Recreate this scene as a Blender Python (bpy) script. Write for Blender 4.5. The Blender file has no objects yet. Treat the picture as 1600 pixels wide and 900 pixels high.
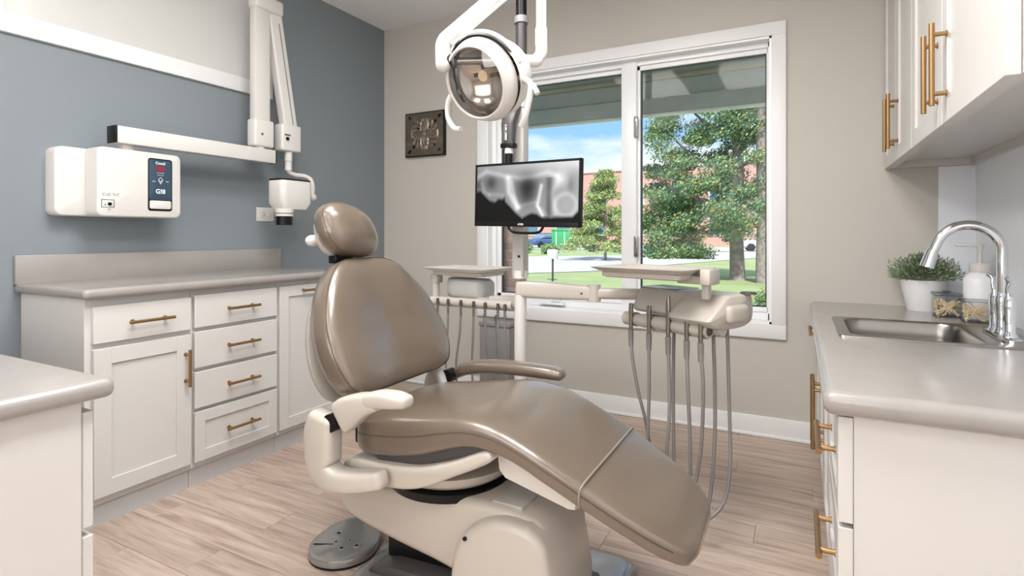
import bpy, bmesh, math, random
from mathutils import Vector, Matrix, noise
random.seed(7)
sc = bpy.context.scene
COL = sc.collection
R = math.radians

# ------------------------------------------------------------------ camera
cam_d = bpy.data.cameras.new('camera'); cam = bpy.data.objects.new('camera', cam_d); COL.objects.link(cam)
cam.location = (0, 0, 1.12); cam.rotation_euler = (R(90), 0, 0.482)
cam_d.lens = 36 * 862 / 1600; cam_d.sensor_width = 36; cam_d.shift_y = -84 / 1600; cam_d.clip_start = 0.02; cam_d.clip_end = 600
sc.camera = cam
# ------------------------------------------------------------------ world
wd = bpy.data.worlds.new('sky'); sc.world = wd; wd.use_nodes = True
nt = wd.node_tree; N = nt.nodes; L = nt.links; N.clear()
tc = N.new('ShaderNodeTexCoord'); sep = N.new('ShaderNodeSeparateXYZ'); L.new(tc.outputs['Generated'], sep.inputs[0])
ramp = N.new('ShaderNodeValToRGB'); L.new(sep.outputs['Z'], ramp.inputs[0])
e = ramp.color_ramp.elements; e[0].position = 0.0; e[0].color = (0.42, 0.52, 0.62, 1); e[1].position = 0.7; e[1].color = (0.09, 0.20, 0.42, 1)
x = ramp.color_ramp.elements.new(0.16); x.color = (0.17, 0.31, 0.50, 1)
mp = N.new('ShaderNodeMapping'); mp.inputs['Scale'].default_value = (2.6, 2.6, 9.0); mp.inputs['Location'].default_value = (3.1, 0.4, 0.2); L.new(tc.outputs['Generated'], mp.inputs[0])
cn = N.new('ShaderNodeTexNoise'); cn.inputs['Scale'].default_value = 1.3; cn.inputs['Detail'].default_value = 6; cn.inputs['Roughness'].default_value = 0.55; L.new(mp.outputs[0], cn.inputs['Vector'])
cr = N.new('ShaderNodeValToRGB'); cr.color_ramp.elements[0].position = 0.42; cr.color_ramp.elements[1].position = 0.60; L.new(cn.outputs['Fac'], cr.inputs[0])
mx = N.new('ShaderNodeMixRGB'); L.new(cr.outputs[0], mx.inputs[0]); L.new(ramp.outputs[0], mx.inputs[1]); mx.inputs[2].default_value = (0.48, 0.50, 0.53, 1)
bg = N.new('ShaderNodeBackground'); L.new(mx.outputs[0], bg.inputs[0]); bg.inputs[1].default_value = 1.75
wo = N.new('ShaderNodeOutputWorld'); L.new(bg.outputs[0], wo.inputs[0])
# ------------------------------------------------------------------ sun and added room fill lights
sd = bpy.data.lights.new('sun', 'SUN'); sd.energy = 4.2; sd.angle = R(3); sd.color = (1, 0.96, 0.9)
so = bpy.data.objects.new('sun', sd); COL.objects.link(so); so.rotation_euler = (R(42), 0, R(25))
def area(name, loc, rot, sx, sy, power, color):
    d = bpy.data.lights.new(name, 'AREA'); d.shape = 'RECTANGLE'; d.size = sx; d.size_y = sy; d.energy = power; d.color = color
    o = bpy.data.objects.new(name, d); COL.objects.link(o); o.location = loc; o.rotation_euler = rot
FILL_LAMPS = [(-1.35, 1.15, 28), (-0.40, 1.15, 27), (-1.55, -0.65, 9), (-0.35, -0.65, 6)]  # ceiling fill lights added out of view to even out the room
for i, (lx, ly, pw) in enumerate(FILL_LAMPS):
    area('ceiling_fill_light', (lx, ly, 2.645), (0, 0, 0), 0.58, 0.98, pw, (1.0, 0.985, 0.965))
area('rear_fill_light', (-1.1, -1.86, 1.55), (R(90), 0, R(180)), 2.6, 1.5, 13, (0.97, 0.985, 1.0))  # fill light added behind the camera, no known source there
sc.view_settings.view_transform = 'Standard'; sc.view_settings.look = 'None'; sc.view_settings.gamma = 1
sc.view_settings.use_curve_mapping = False; sc.view_settings.exposure = 0.42

# ------------------------------------------------------------------ materials
MATS = {}
def lin(c):
    return tuple((v / 255 / 12.92) if v / 255 <= 0.04045 else ((v / 255 + 0.055) / 1.055) ** 2.4 for v in c)
def mat(name, rgb, rough=0.5, metal=0.0, bump=0.0, bscale=60, var=0.0, vscale=4, coat=0.0, trans=0.0, ior=1.45, emit=None, estr=0, rnd=0.0, spec=0.5):
    m = bpy.data.materials.new(name); m.use_nodes = True
    n = m.node_tree.nodes; l = m.node_tree.links; b = n['Principled BSDF']
    c = lin(rgb)
    b.inputs['Base Color'].default_value = (*c, 1); b.inputs['Roughness'].default_value = rough; b.inputs['Metallic'].default_value = metal
    b.inputs['Coat Weight'].default_value = coat; b.inputs['Coat Roughness'].default_value = 0.22
    b.inputs['Transmission Weight'].default_value = trans; b.inputs['IOR'].default_value = ior
    b.inputs['Specular IOR Level'].default_value = spec
    if emit: b.inputs['Emission Color'].default_value = (*lin(emit), 1); b.inputs['Emission Strength'].default_value = estr
    tcn = n.new('ShaderNodeTexCoord')
    if var or rnd:
        nz = n.new('ShaderNodeTexNoise'); nz.inputs['Scale'].default_value = vscale; nz.inputs['Detail'].default_value = 4
        l.new(tcn.outputs['Object'], nz.inputs['Vector'])
        mr = n.new('ShaderNodeMapRange'); mr.inputs['From Min'].default_value = 0.3; mr.inputs['From Max'].default_value = 0.7
        mr.inputs['To Min'].default_value = 1 - var; mr.inputs['To Max'].default_value = 1 + var; l.new(nz.outputs['Fac'], mr.inputs['Value'])
        hs = n.new('ShaderNodeHueSaturation'); hs.inputs['Color'].default_value = (*c, 1)
        src = mr.outputs[0]
        if rnd:
            oi = n.new('ShaderNodeObjectInfo'); m2 = n.new('ShaderNodeMapRange'); m2.inputs['To Min'].default_value = 1 - rnd; m2.inputs['To Max'].default_value = 1 + rnd
            l.new(oi.outputs['Random'], m2.inputs['Value']); mu = n.new('ShaderNodeMath'); mu.operation = 'MULTIPLY'
            l.new(src, mu.inputs[0]); l.new(m2.outputs[0], mu.inputs[1]); src = mu.outputs[0]
        l.new(src, hs.inputs['Value']); l.new(hs.outputs[0], b.inputs['Base Color'])
    if bump:
        nb = n.new('ShaderNodeTexNoise'); nb.inputs['Scale'].default_value = bscale; nb.inputs['Detail'].default_value = 3
        l.new(tcn.outputs['Object'], nb.inputs['Vector'])
        bp = n.new('ShaderNodeBump'); bp.inputs['Strength'].default_value = bump; bp.inputs['Distance'].default_value = 0.002
        l.new(nb.outputs['Fac'], bp.inputs['Height']); l.new(bp.outputs[0], b.inputs['Normal'])
    MATS[name] = m
    return m
mat('wall_blue', (128, 136, 142), 0.6, bump=0.15, bscale=180)
mat('wall_beige', (192, 187, 180), 0.65, bump=0.15, bscale=180)
mat('wall_pale', (238, 241, 247), 0.5, bump=0.1, bscale=180)
mat('ceiling', (238, 238, 239), 0.7)
mat('trim', (232, 232, 233), 0.4)
mat('vinyl', (243, 244, 246), 0.3)
mat('gasket', (50, 58, 62), 0.5)
mat('cabinet', (207, 204, 201), 0.38, bump=0.03, bscale=90)
mat('toe', (190, 188, 188), 0.4)
mat('brass', (158, 126, 86), 0.36, metal=0.9, var=0.06)
mat('laminate', (152, 147, 143), 0.22, var=0.03, vscale=9, coat=0.4)
mat('leather', (103, 90, 77), 0.30, bump=0.05, bscale=420, var=0.03, spec=0.8, coat=1.0)
mat('thread', (78, 66, 56), 0.6)
mat('cord', (138, 128, 116), 0.35)
mat('beige_plastic', (188, 181, 172), 0.28, coat=0.2)
mat('white_plastic', (212, 209, 205), 0.28, coat=0.2)
mat('grey_plastic', (140, 141, 141), 0.35)
mat('pedal_grey', (150, 149, 147), 0.16, metal=0.5, coat=0.3)
mat('post_grey', (178, 176, 173), 0.35)
mat('black_plastic', (16, 16, 18), 0.35, spec=0.3)
mat('dark_plastic', (70, 68, 68), 0.35)
mat('dark_gloss', (84, 80, 77), 0.08, coat=0.6)
mat('hose', (128, 124, 121), 0.4)
mat('chrome', (225, 226, 228), 0.08, metal=1.0)
mat('steel', (150, 147, 143), 0.28, metal=1.0, bump=0.04, bscale=200)
mat('tool_metal', (150, 145, 138), 0.25, metal=0.9)
mat('board', (204, 204, 202), 0.25)
mat('panel_blue', (52, 72, 90), 0.35)
mat('red_digit', (120, 25, 40), 0.4, emit=(150, 30, 50), estr=0.4)
mat('ink', (60, 60, 64), 0.6)
mat('white_ink', (225, 230, 235), 0.6)
mat('fill_diffuser', (255, 252, 246), 0.5, emit=(255, 250, 244), estr=1.5)  # glow of the added fill panels
mat('reflector', (190, 180, 168), 0.12, metal=0.9)
mat('bulb', (236, 214, 176), 0.2)
mat('pot', (232, 232, 234), 0.35)
mat('soil', (60, 48, 38), 0.9)
mat('sprig', (132, 146, 116), 0.6, rnd=0.0, var=0.3, vscale=30)
mat('swab', (226, 202, 164), 0.7, rnd=0.15)
mat('brick', (182, 156, 150), 0.85, bump=0.6, bscale=60, var=0.12, vscale=12, rnd=0.18)
mat('mortar', (186, 176, 166), 0.9, bump=0.4)
mat('porch', (186, 190, 190), 0.7, var=0.08, vscale=5, rnd=0.06)
mat('porch_light', (186, 180, 160), 0.7, var=0.08)
mat('lawn', (158, 172, 120), 0.95, var=0.14, vscale=0.6, bump=0.5, bscale=20)
mat('road', (196, 194, 196), 0.9, var=0.05, vscale=0.4)
mat('concrete', (206, 202, 196), 0.9, var=0.05)
mat('building', (206, 158, 150), 0.9, var=0.05, vscale=0.4)
mat('building_glass', (96, 128, 150), 0.15)
mat('bark', (150, 138, 134), 0.95, bump=1.0, bscale=14, var=0.3, vscale=9)
mat('leaf_green', (122, 148, 96), 0.6)
mat('leaf_light', (170, 184, 124), 0.6)
mat('leaf_teal', (100, 138, 118), 0.6)
mat('leaf_orange', (206, 144, 74), 0.6)
mat('dumpster', (60, 160, 96), 0.5)
mat('car_blue', (70, 96, 140), 0.25, coat=0.5)
mat('car_white', (220, 226, 232), 0.25, coat=0.5)
mat('car_glass', (120, 140, 160), 0.08)
mat('tyre', (40, 40, 42), 0.8)
def wood(name):
    m = bpy.data.materials.new(name); m.use_nodes = True
    n = m.node_tree.nodes; l = m.node_tree.links; b = n['Principled BSDF']
    tcn = n.new('ShaderNodeNewGeometry'); oi = n.new('ShaderNodeObjectInfo')
    sc_ = n.new('ShaderNodeVectorMath'); sc_.operation = 'SCALE'; sc_.inputs['Scale'].default_value = 37.0
    cb = n.new('ShaderNodeCombineXYZ'); l.new(oi.outputs['Random'], cb.inputs[0]); l.new(oi.outputs['Random'], cb.inputs[1]); l.new(cb.outputs[0], sc_.inputs[0])
    ad = n.new('ShaderNodeVectorMath'); ad.operation = 'ADD'; l.new(tcn.outputs['Position'], ad.inputs[0]); l.new(sc_.outputs[0], ad.inputs[1])
    mp1 = n.new('ShaderNodeMapping'); mp1.inputs['Scale'].default_value = (1.3, 15, 1); l.new(ad.outputs[0], mp1.inputs[0])
    n1 = n.new('ShaderNodeTexNoise'); n1.inputs['Scale'].default_value = 2.0; n1.inputs['Detail'].default_value = 7; n1.inputs['Roughness'].default_value = 0.62; n1.inputs['Distortion'].default_value = 0.6; l.new(mp1.outputs[0], n1.inputs['Vector'])
    mp2 = n.new('ShaderNodeMapping'); mp2.inputs['Scale'].default_value = (3, 120, 1); l.new(ad.outputs[0], mp2.inputs[0])
    n2 = n.new('ShaderNodeTexNoise'); n2.inputs['Scale'].default_value = 2.2; n2.inputs['Detail'].default_value = 3; l.new(mp2.outputs[0], n2.inputs['Vector'])
    r = n.new('ShaderNodeValToRGB'); e = r.color_ramp.elements
    e[0].position = 0.28; e[0].color = (*lin((146, 127, 113)), 1); e[1].position = 0.68; e[1].color = (*lin((202, 185, 171)), 1)
    k = e.new(0.47); k.color = (*lin((180, 160, 146)), 1)
    l.new(n1.outputs['Fac'], r.inputs[0])
    r2 = n.new('ShaderNodeMapRange'); r2.inputs['From Min'].default_value = 0.3; r2.inputs['From Max'].default_value = 0.7; r2.inputs['To Min'].default_value = 0.93; r2.inputs['To Max'].default_value = 1.05; l.new(n2.outputs['Fac'], r2.inputs['Value'])
    r3 = n.new('ShaderNodeMapRange'); r3.inputs['To Min'].default_value = 0.95; r3.inputs['To Max'].default_value = 1.05; l.new(oi.outputs['Random'], r3.inputs['Value'])
    mu = n.new('ShaderNodeMath'); mu.operation = 'MULTIPLY'; l.new(r2.outputs[0], mu.inputs[0]); l.new(r3.outputs[0], mu.inputs[1])
    hs = n.new('ShaderNodeHueSaturation'); l.new(r.outputs[0], hs.inputs['Color']); l.new(mu.outputs[0], hs.inputs['Value'])
    l.new(hs.outputs[0], b.inputs['Base Color']); b.inputs['Roughness'].default_value = 0.42
    bp = n.new('ShaderNodeBump'); bp.inputs['Strength'].default_value = 0.15; bp.inputs['Distance'].default_value = 0.001; l.new(n2.outputs['Fac'], bp.inputs['Height']); l.new(bp.outputs[0], b.inputs['Normal'])
    MATS[name] = m
wood('plank')
def thin_glass(name, tint=(1, 1, 1), refl=0.06):
    m = bpy.data.materials.new(name); m.use_nodes = True
    n = m.node_tree.nodes; l = m.node_tree.links; n.clear()
    o = n.new('ShaderNodeOutputMaterial'); mxs = n.new('ShaderNodeMixShader'); t = n.new('ShaderNodeBsdfTransparent'); g = n.new('ShaderNodeBsdfGlossy')
    g.inputs['Roughness'].default_value = 0.02; t.inputs[0].default_value = (*tint, 1)
    lw = n.new('ShaderNodeLayerWeight'); lw.inputs['Blend'].default_value = 0.25
    mr = n.new('ShaderNodeMapRange'); mr.inputs['To Min'].default_value = refl; mr.inputs['To Max'].default_value = 0.5 if refl > .01 else .12
    l.new(lw.outputs['Facing'], mr.inputs['Value']); mr.interpolation_type = 'SMOOTHERSTEP'
    pw = n.new('ShaderNodeMath'); pw.operation = 'POWER'; pw.inputs[1].default_value = 3; l.new(lw.outputs['Facing'], pw.inputs[0]); l.new(pw.outputs[0], mr.inputs['Value'])
    l.new(mr.outputs[0], mxs.inputs[0]); l.new(t.outputs[0], mxs.inputs[1]); l.new(g.outputs[0], mxs.inputs[2]); l.new(mxs.outputs[0], o.inputs[0])
    MATS[name] = m
thin_glass('glass', (0.97, 0.985, 0.98), 0.005)
thin_glass('jar_glass', (0.95, 0.96, 0.965), 0.06)
thin_glass('lid_glass', (0.62, 0.64, 0.66), 0.12)
thin_glass('lamp_shield', (0.93, 0.93, 0.93), 0.14)
thin_glass('smoke', (0.30, 0.30, 0.32), 0.12)
def attr_mat(name, emis=0.0, rough=0.3, metal=0.0):
    m = bpy.data.materials.new(name); m.use_nodes = True
    n = m.node_tree.nodes; l = m.node_tree.links; b = n['Principled BSDF']
    a = n.new('ShaderNodeAttribute'); a.attribute_name = 'tone'
    l.new(a.outputs['Color'], b.inputs['Emission Color' if emis else 'Base Color'])
    if emis: b.inputs['Emission Strength'].default_value = emis; b.inputs['Base Color'].default_value = (0.004, 0.004, 0.004, 1); b.inputs['Specular IOR Level'].default_value = 0.15
    b.inputs['Roughness'].default_value = rough; b.inputs['Metallic'].default_value = metal
    MATS[name] = m
attr_mat('screen', 0.80, 0.6); attr_mat('relief', 0, 0.35, 0.6)

# ------------------------------------------------------------------ object helpers
WM = {}
def thing(name, label=None, cat=None, loc=(0, 0, 0), rotz=0, group=None, kind=None):
    o = bpy.data.objects.new(name, None); COL.objects.link(o); o.location = loc; o.rotation_euler = (0, 0, rotz); o.empty_display_size = 0.05
    WM[o.name] = Matrix.Translation(loc) @ Matrix.Rotation(rotz, 4, 'Z')
    return tag(o, label, cat, group, kind)
def tag(o, label=None, cat=None, group=None, kind=None):
    if label: o['label'] = label
    if cat: o['category'] = cat
    if group: o['group'] = group
    if kind: o['kind'] = kind
    return o
def attach(o, parent):
    WM[o.name] = Matrix.Identity(4)
    if parent:
        o.parent = parent; o.matrix_parent_inverse = WM[parent.name].inverted()
        # world matrix of child = parent.world @ inverse @ identity = identity
def finish(name, me, m, parent, smooth=35):
    if isinstance(m, str): m = [m]
    for k in m: me.materials.append(MATS[k])
    if smooth:
        me.polygons.foreach_set('use_smooth', [True] * len(me.polygons)); me.set_sharp_from_angle(angle=R(smooth))
    o = bpy.data.objects.new(name, me); COL.objects.link(o); attach(o, parent)
    return o
def obj(name, bm, m, parent=None, smooth=35):
    me = bpy.data.meshes.new(name); bmesh.ops.recalc_face_normals(bm, faces=bm.faces); bm.to_mesh(me); bm.free()
    return finish(name, me, m, parent, smooth)
def B(): return bmesh.new()
def rotz(a, c=(0, 0, 0)): return Matrix.Translation(c) @ Matrix.Rotation(a, 4, 'Z') @ Matrix.Translation([-v for v in c])
def box(bm, x0, x1, y0, y1, z0, z1, bev=0.0, seg=2, M=None, mi=0, only=None):
    c = ((x0 + x1) / 2, (y0 + y1) / 2, (z0 + z1) / 2)
    r = bmesh.ops.create_cube(bm, size=1, matrix=Matrix.Translation(c) @ Matrix.Diagonal((abs(x1 - x0), abs(y1 - y0), abs(z1 - z0), 1)))
    vs = r['verts']; fs = set(f for v in vs for f in v.link_faces)
    if bev:
        es = list(set(e for v in vs for e in v.link_edges))
        if only: es = [e for e in es if only(e)]
        r2 = bmesh.ops.bevel(bm, geom=es, offset=bev, segments=seg, profile=0.5, affect='EDGES', clamp_overlap=True)
        vs = list(set(r2['verts']) | set(v for v in vs if v.is_valid)); fs = set(f for v in vs for f in v.link_faces)
    if mi:
        for f in fs: f.material_index = mi
    if M is not None: bmesh.ops.transform(bm, matrix=M, verts=vs)
    return vs
def bx(name, m, parent, *a, **k):
    sm = k.pop('smooth', 35); bm = B(); box(bm, *a, **k); return obj(name, bm, m, parent, sm)
def vert_edge(e): d = e.verts[0].co - e.verts[1].co; return abs(d.z) > 1e-6 and abs(d.x) < 1e-6 and abs(d.y) < 1e-6
def cyl(bm, p0, p1, r0, r1=None, seg=16, cap=True, mi=0):
    p0 = Vector(p0); p1 = Vector(p1); r1 = r0 if r1 is None else r1; d = p1 - p0
    q = d.to_track_quat('Z', 'Y').to_matrix()
    a = [bm.verts.new(p0 + q @ Vector((math.cos(t) * r0, math.sin(t) * r0, 0))) for t in [2 * math.pi * i / seg for i in range(seg)]]
    b = [bm.verts.new(p1 + q @ Vector((math.cos(t) * r1, math.sin(t) * r1, 0))) for t in [2 * math.pi * i / seg for i in range(seg)]]
    for i in range(seg):
        f = bm.faces.new((a[i], a[(i + 1) % seg], b[(i + 1) % seg], b[i])); f.material_index = mi
    if cap:
        f = bm.faces.new(a[::-1]); f.material_index = mi; f = bm.faces.new(b); f.material_index = mi
def cyo(name, m, parent, p0, p1, r0, r1=None, seg=20):
    bm = B(); cyl(bm, p0, p1, r0, r1, seg); return obj(name, bm, m, parent)
def crom(pts, n=8):
    P = [Vector(p) for p in pts]; P = [2 * P[0] - P[1]] + P + [2 * P[-1] - P[-2]]; out = []
    for i in range(1, len(P) - 2):
        for k in range(n):
            t = k / n; a, b, c, d = P[i - 1], P[i], P[i + 1], P[i + 2]
            out.append(0.5 * ((2 * b) + (c - a) * t + (2 * a - 5 * b + 4 * c - d) * t * t + (3 * b - a - 3 * c + d) * t ** 3))
    out.append(P[-2]); return out
def tube(bm, pts, r, seg=10, n=8, curve=True, mi=0):
    P = crom(pts, n) if curve else [Vector(p) for p in pts]
    rr = r if callable(r) else (lambda t: r)
    t0 = (P[1] - P[0]).normalized(); u = t0.orthogonal().normalized(); rings = []
    for i, p in enumerate(P):
        t = (P[min(i + 1, len(P) - 1)] - P[max(i - 1, 0)]).normalized()
        u = (u - t * u.dot(t)).normalized(); v = t.cross(u); q = rr(i / (len(P) - 1))
        rings.append([bm.verts.new(p + (u * math.cos(a) + v * math.sin(a)) * q) for a in [2 * math.pi * k / seg for k in range(seg)]])
    bridge(bm, rings, mi=mi)
def bridge(bm, rings, cap=True, mi=0, cap0=True, cap1=True):
    s = len(rings[0])
    for a, b in zip(rings[:-1], rings[1:]):
        for k in range(s):
            f = bm.faces.new((a[k], a[(k + 1) % s], b[(k + 1) % s], b[k])); f.material_index = mi
    if cap:
        for rg, rev, go in ((rings[0], True, cap0), (rings[-1], False, cap1)):
            if not go: continue
            c = bm.verts.new(sum((v.co for v in rg), Vector()) / s)
            for k in range(s):
                f = bm.faces.new((rg[(k + 1) % s], rg[k], c) if rev else (rg[k], rg[(k + 1) % s], c)); f.material_index = mi
def tbo(name, m, parent, pts, r, seg=10, n=8, curve=True):
    bm = B(); tube(bm, pts, r, seg, n, curve); return obj(name, bm, m, parent, 60)
def lathe(bm, prof, c, seg=28, M=None, cap=True):
    rings = []
    for r, z in prof:
        rings.append([bm.verts.new((c[0] + r * math.cos(2 * math.pi * k / seg), c[1] + r * math.sin(2 * math.pi * k / seg), c[2] + z)) for k in range(seg)])
    bridge(bm, rings, cap)
    if M is not None: bmesh.ops.transform(bm, matrix=M, verts=[v for rg in rings for v in rg])
def sup(a, n):
    c, s = math.cos(a), math.sin(a)
    return math.copysign(abs(c) ** (2 / n), c), math.copysign(abs(s) ** (2 / n), s)
def loft(bm, secs, seg=28, ex=3.0):
    """secs: (centre, half-width vector, half-height vector[, exponent])"""
    rings = []
    for s in secs:
        c, a, b = Vector(s[0]), Vector(s[1]), Vector(s[2]); n = s[3] if len(s) > 3 else ex; rg = []
        for k in range(seg):
            u, v = sup(2 * math.pi * (k + 0.5) / seg, n); rg.append(bm.verts.new(c + a * u + b * v))
        rings.append(rg)
    bridge(bm, rings)
def loft_path(bm, pts, ws, hs, wdir, seg=24, ex=3.0, n=6, endr=0.5):
    """soft bar along a smooth path; wdir is the width direction"""
    w = Vector(wdir).normalized(); m = len(pts)
    P = crom(pts, n); Wv = crom([(a, b, 0) for a, b in zip(ws, hs)], n); secs = []
    for i, p in enumerate(P):
        t = (P[min(i + 1, len(P) - 1)] - P[max(i - 1, 0)]).normalized(); h = t.cross(w).normalized()
        secs.append((p, w * Wv[i].x, h * Wv[i].y))
    def endcap(s, t, rev):
        out = []; r = min(s[1].length, s[2].length) * endr
        for a in (0.97, 0.8, 0.5, 0.22):
            k = math.sqrt(max(0, 1 - a * a)); q = 1 - (1 - k) * min(1, r / s[1].length); q2 = 1 - (1 - k) * min(1, r / s[2].length)
            out.append((s[0] + t * r * a, s[1] * q, s[2] * q2))
        return out
    t0 = (P[0] - P[1]).normalized(); t1 = (P[-1] - P[-2]).normalized()
    secs = endcap(secs[0], t0, 0) + secs + endcap(secs[-1], t1, 1)[::-1]
    loft(bm, secs, seg, ex)
def extrude_y(bm, prof, y0, y1, bev=0.01, seg=3):
    """XZ polygon extruded along Y with bevelled rims"""
    a = [bm.verts.new((x, y0, z)) for x, z in prof]; b = [bm.verts.new((x, y1, z)) for x, z in prof]; n = len(prof)
    fa = bm.faces.new(a); fb = bm.faces.new(b[::-1])
    for i in range(n): bm.faces.new((a[i], b[i], b[(i + 1) % n], a[(i + 1) % n]))
    bmesh.ops.recalc_face_normals(bm, faces=bm.faces)
    if bev:
        es = list(fa.edges) + list(fb.edges)
        bmesh.ops.bevel(bm, geom=es, offset=bev, segments=seg, profile=0.5, affect='EDGES', clamp_overlap=True)
def smooth_poly(pts, n=5):
    P = [Vector((x, z, 0)) for x, z in pts]; out = []; m = len(P)
    for i in range(m):
        a, b, c, d = P[i - 1], P[i], P[(i + 1) % m], P[(i + 2) % m]
        for k in range(n):
            t = k / n; q = 0.5 * ((2 * b) + (c - a) * t + (2 * a - 5 * b + 4 * c - d) * t * t + (3 * b - a - 3 * c + d) * t ** 3); out.append((q.x, q.y))
    return out
def rrect(x0, x1, y0, y1, r, z, seg=6):
    out = []
    for cx, cy, a0 in ((x1 - r, y1 - r, 0), (x0 + r, y1 - r, 90), (x0 + r, y0 + r, 180), (x1 - r, y0 + r, 270)):
        for k in range(seg + 1):
            a = R(a0 + 90 * k / seg); out.append(Vector((cx + r * math.cos(a), cy + r * math.sin(a), z)))
    return out
def rings_obj(name, m, parent, loops, cap0=True, cap1=True, M=None, smooth=35):
    bm = B(); rings = [[bm.verts.new(M @ p if M is not None else p) for p in lp] for lp in loops]
    bridge(bm, rings, True, 0, cap0, cap1); return obj(name, bm, m, parent, smooth)
def pillow(bm, outline, prof, cen, U, V, W, bulge=None):
    """outline: list of (u,v) about the centre; prof: (scale, depth) from back to front"""
    cen, U, V, W = Vector(cen), Vector(U), Vector(V), Vector(W); rings = []
    for s, d in prof:
        rings.append([bm.verts.new(cen + U * (u * s) + V * (v * s) + W * (d + (bulge(u * s, v * s) if bulge else 0))) for u, v in outline])
    bridge(bm, rings)
def text(name, body, size, m, parent, loc, rot, extrude=0.0004, align='CENTER', bold=False):
    cu = bpy.data.curves.new(name, 'FONT'); cu.body = body; cu.size = size; cu.extrude = extrude; cu.align_x = align; cu.align_y = 'CENTER'; cu.resolution_u = 3
    if bold: cu.offset = size * 0.02
    t = bpy.data.objects.new(name + '_tmp', cu); COL.objects.link(t); bpy.context.view_layer.update()
    me = bpy.data.meshes.new_from_object(t.evaluated_get(bpy.context.evaluated_depsgraph_get())); bpy.data.objects.remove(t)
    me.transform(Matrix.Translation(loc) @ rot.to_4x4()); me.materials.clear()
    return finish(name, me, m, parent, 0)
def copy_tree(o, parent=None):
    c = o.copy(); COL.objects.link(c); WM[c.name] = WM[o.name]
    if parent: c.parent = parent
    for ch in list(o.children): copy_tree(ch, c)
    return c
def struct(o): o['kind'] = 'structure'; return o

# ------------------------------------------------------------------ room shell
XL, XR, D, H, YB = -2.885, 0.74, 3.36, 2.71, -1.9
WX0, WX1, WZ0, WZ1 = -1.955, -0.141, 0.625, 2.212     # window opening
floor = bx('floor', 'plank', None, XL - .1, XR + .1, YB - .1, D + .1, -0.06, -0.004, smooth=0); struct(floor)
struct(bx('ceiling', 'ceiling', None, XL - .1, XR + .1, YB - .1, D + .14, H, H + .1, smooth=0))
struct(bx('wall_left', 'wall_blue', None, XL - .1, XL, YB, D, 0, H, smooth=0))
struct(bx('wall_right', 'wall_pale', None, XR, XR + .1, YB, D, 0, H, smooth=0))
struct(bx('wall_rear', 'wall_beige', None, XL, XR, YB - .1, YB, 0, H, smooth=0))
bm = B()
box(bm, XL - .1, WX0, D, D + .16, 0, H); box(bm, WX1, XR + .1, D, D + .16, 0, H); box(bm, WX0, WX1, D, D + .16, 0, WZ0); box(bm, WX0, WX1, D, D + .16, WZ1, H)
struct(obj('wall_back', bm, 'wall_beige', None, 0))
struct(bx('trim_1', 'wall_pale', None, 0.597, XR, D - .004, D, 0.76, 1.45, smooth=0))
o = bx('baseboard_back', 'trim', None, XL, 0.1, D - .016, D, 0, 0.112, bev=0.004); struct(o)
o = bx('shoe_molding', 'trim', o, XL, 0.1, D - .028, D - .014, 0, 0.02, bev=0.007)
struct(bx('baseboard_left', 'trim', None, XL, XL + .016, 2.37, D - .016, 0, 0.112, bev=0.004))
# floor planks along X
PW, PL = 0.152, 1.22
pm = {}
row = 0; y = 0.2
while y < D - 0.002:
    y1 = min(y + PW, D - 0.001); x = XL - random.uniform(0.1, 1.1)
    while x < XR:
        x0, x1 = max(x, XL + 0.001), min(x + PL, XR - 0.001)
        if x1 - x0 > 0.02:
            key = (round(x1 - x0, 4), round(y1 - y, 4))
            if key not in pm:
                bm = B(); box(bm, 0, x1 - x0 - .0012, 0, y1 - y - .0012, -0.004, 0.0, bev=0.0009, seg=1)
                me = bpy.data.meshes.new('plank'); bm.to_mesh(me); bm.free(); me.materials.append(MATS['plank']); pm[key] = me
            o = bpy.data.objects.new('plank', pm[key]); COL.objects.link(o); attach(o, floor); o.location = (x0, y, 0)
        x += PL
    y += PW; row += 1

# ------------------------------------------------------------------ window
win = thing('window_1', kind='structure')
bm = B(); c = 0.072; cy0, cy1 = D - .020, D
box(bm, WX0 - c, WX1 + c, cy0, cy1, WZ1, WZ1 + c, bev=.003); box(bm, WX0 - c, WX1 + c, cy0, cy1, WZ0 - c - .008, WZ0, bev=.003)
box(bm, WX0 - c, WX0, cy0, cy1, WZ0, WZ1, bev=.003); box(bm, WX1, WX1 + c, cy0, cy1, WZ0, WZ1, bev=.003)
obj('window_casing', bm, 'trim', win)
bm = B(); t = .012
box(bm, WX0, WX1, D - .01, D + .16, WZ1 - t, WZ1); box(bm, WX0, WX1, D - .01, D + .16, WZ0, WZ0 + t); box(bm, WX0, WX0 + t, D - .01, D + .16, WZ0, WZ1); box(bm, WX1 - t, WX1, D - .01, D + .16, WZ0, WZ1)
obj('window_jamb', bm, 'vinyl', win)
bm = B(); f = .03; y0, y1 = D + .05, D + .13
X0, X1, Z0, Z1 = WX0 + t, WX1 - t, WZ0 + t, WZ1 - t
MX0, MX1 = -1.0, -0.905
box(bm, X0, X1, y0, y1, Z1 - f, Z1, bev=.003); box(bm, X0, X1, y0, y1, Z0, Z0 + f + .01, bev=.003); box(bm, X0, X0 + f, y0, y1, Z0, Z1, bev=.003); box(bm, X1 - f * .4, X1, y0, y1, Z0, Z1, bev=.003); box(bm, MX0, MX1, y0 - .012, y1, Z0, Z1, bev=.003)
obj('window_frame', bm, 'vinyl', win)
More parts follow.
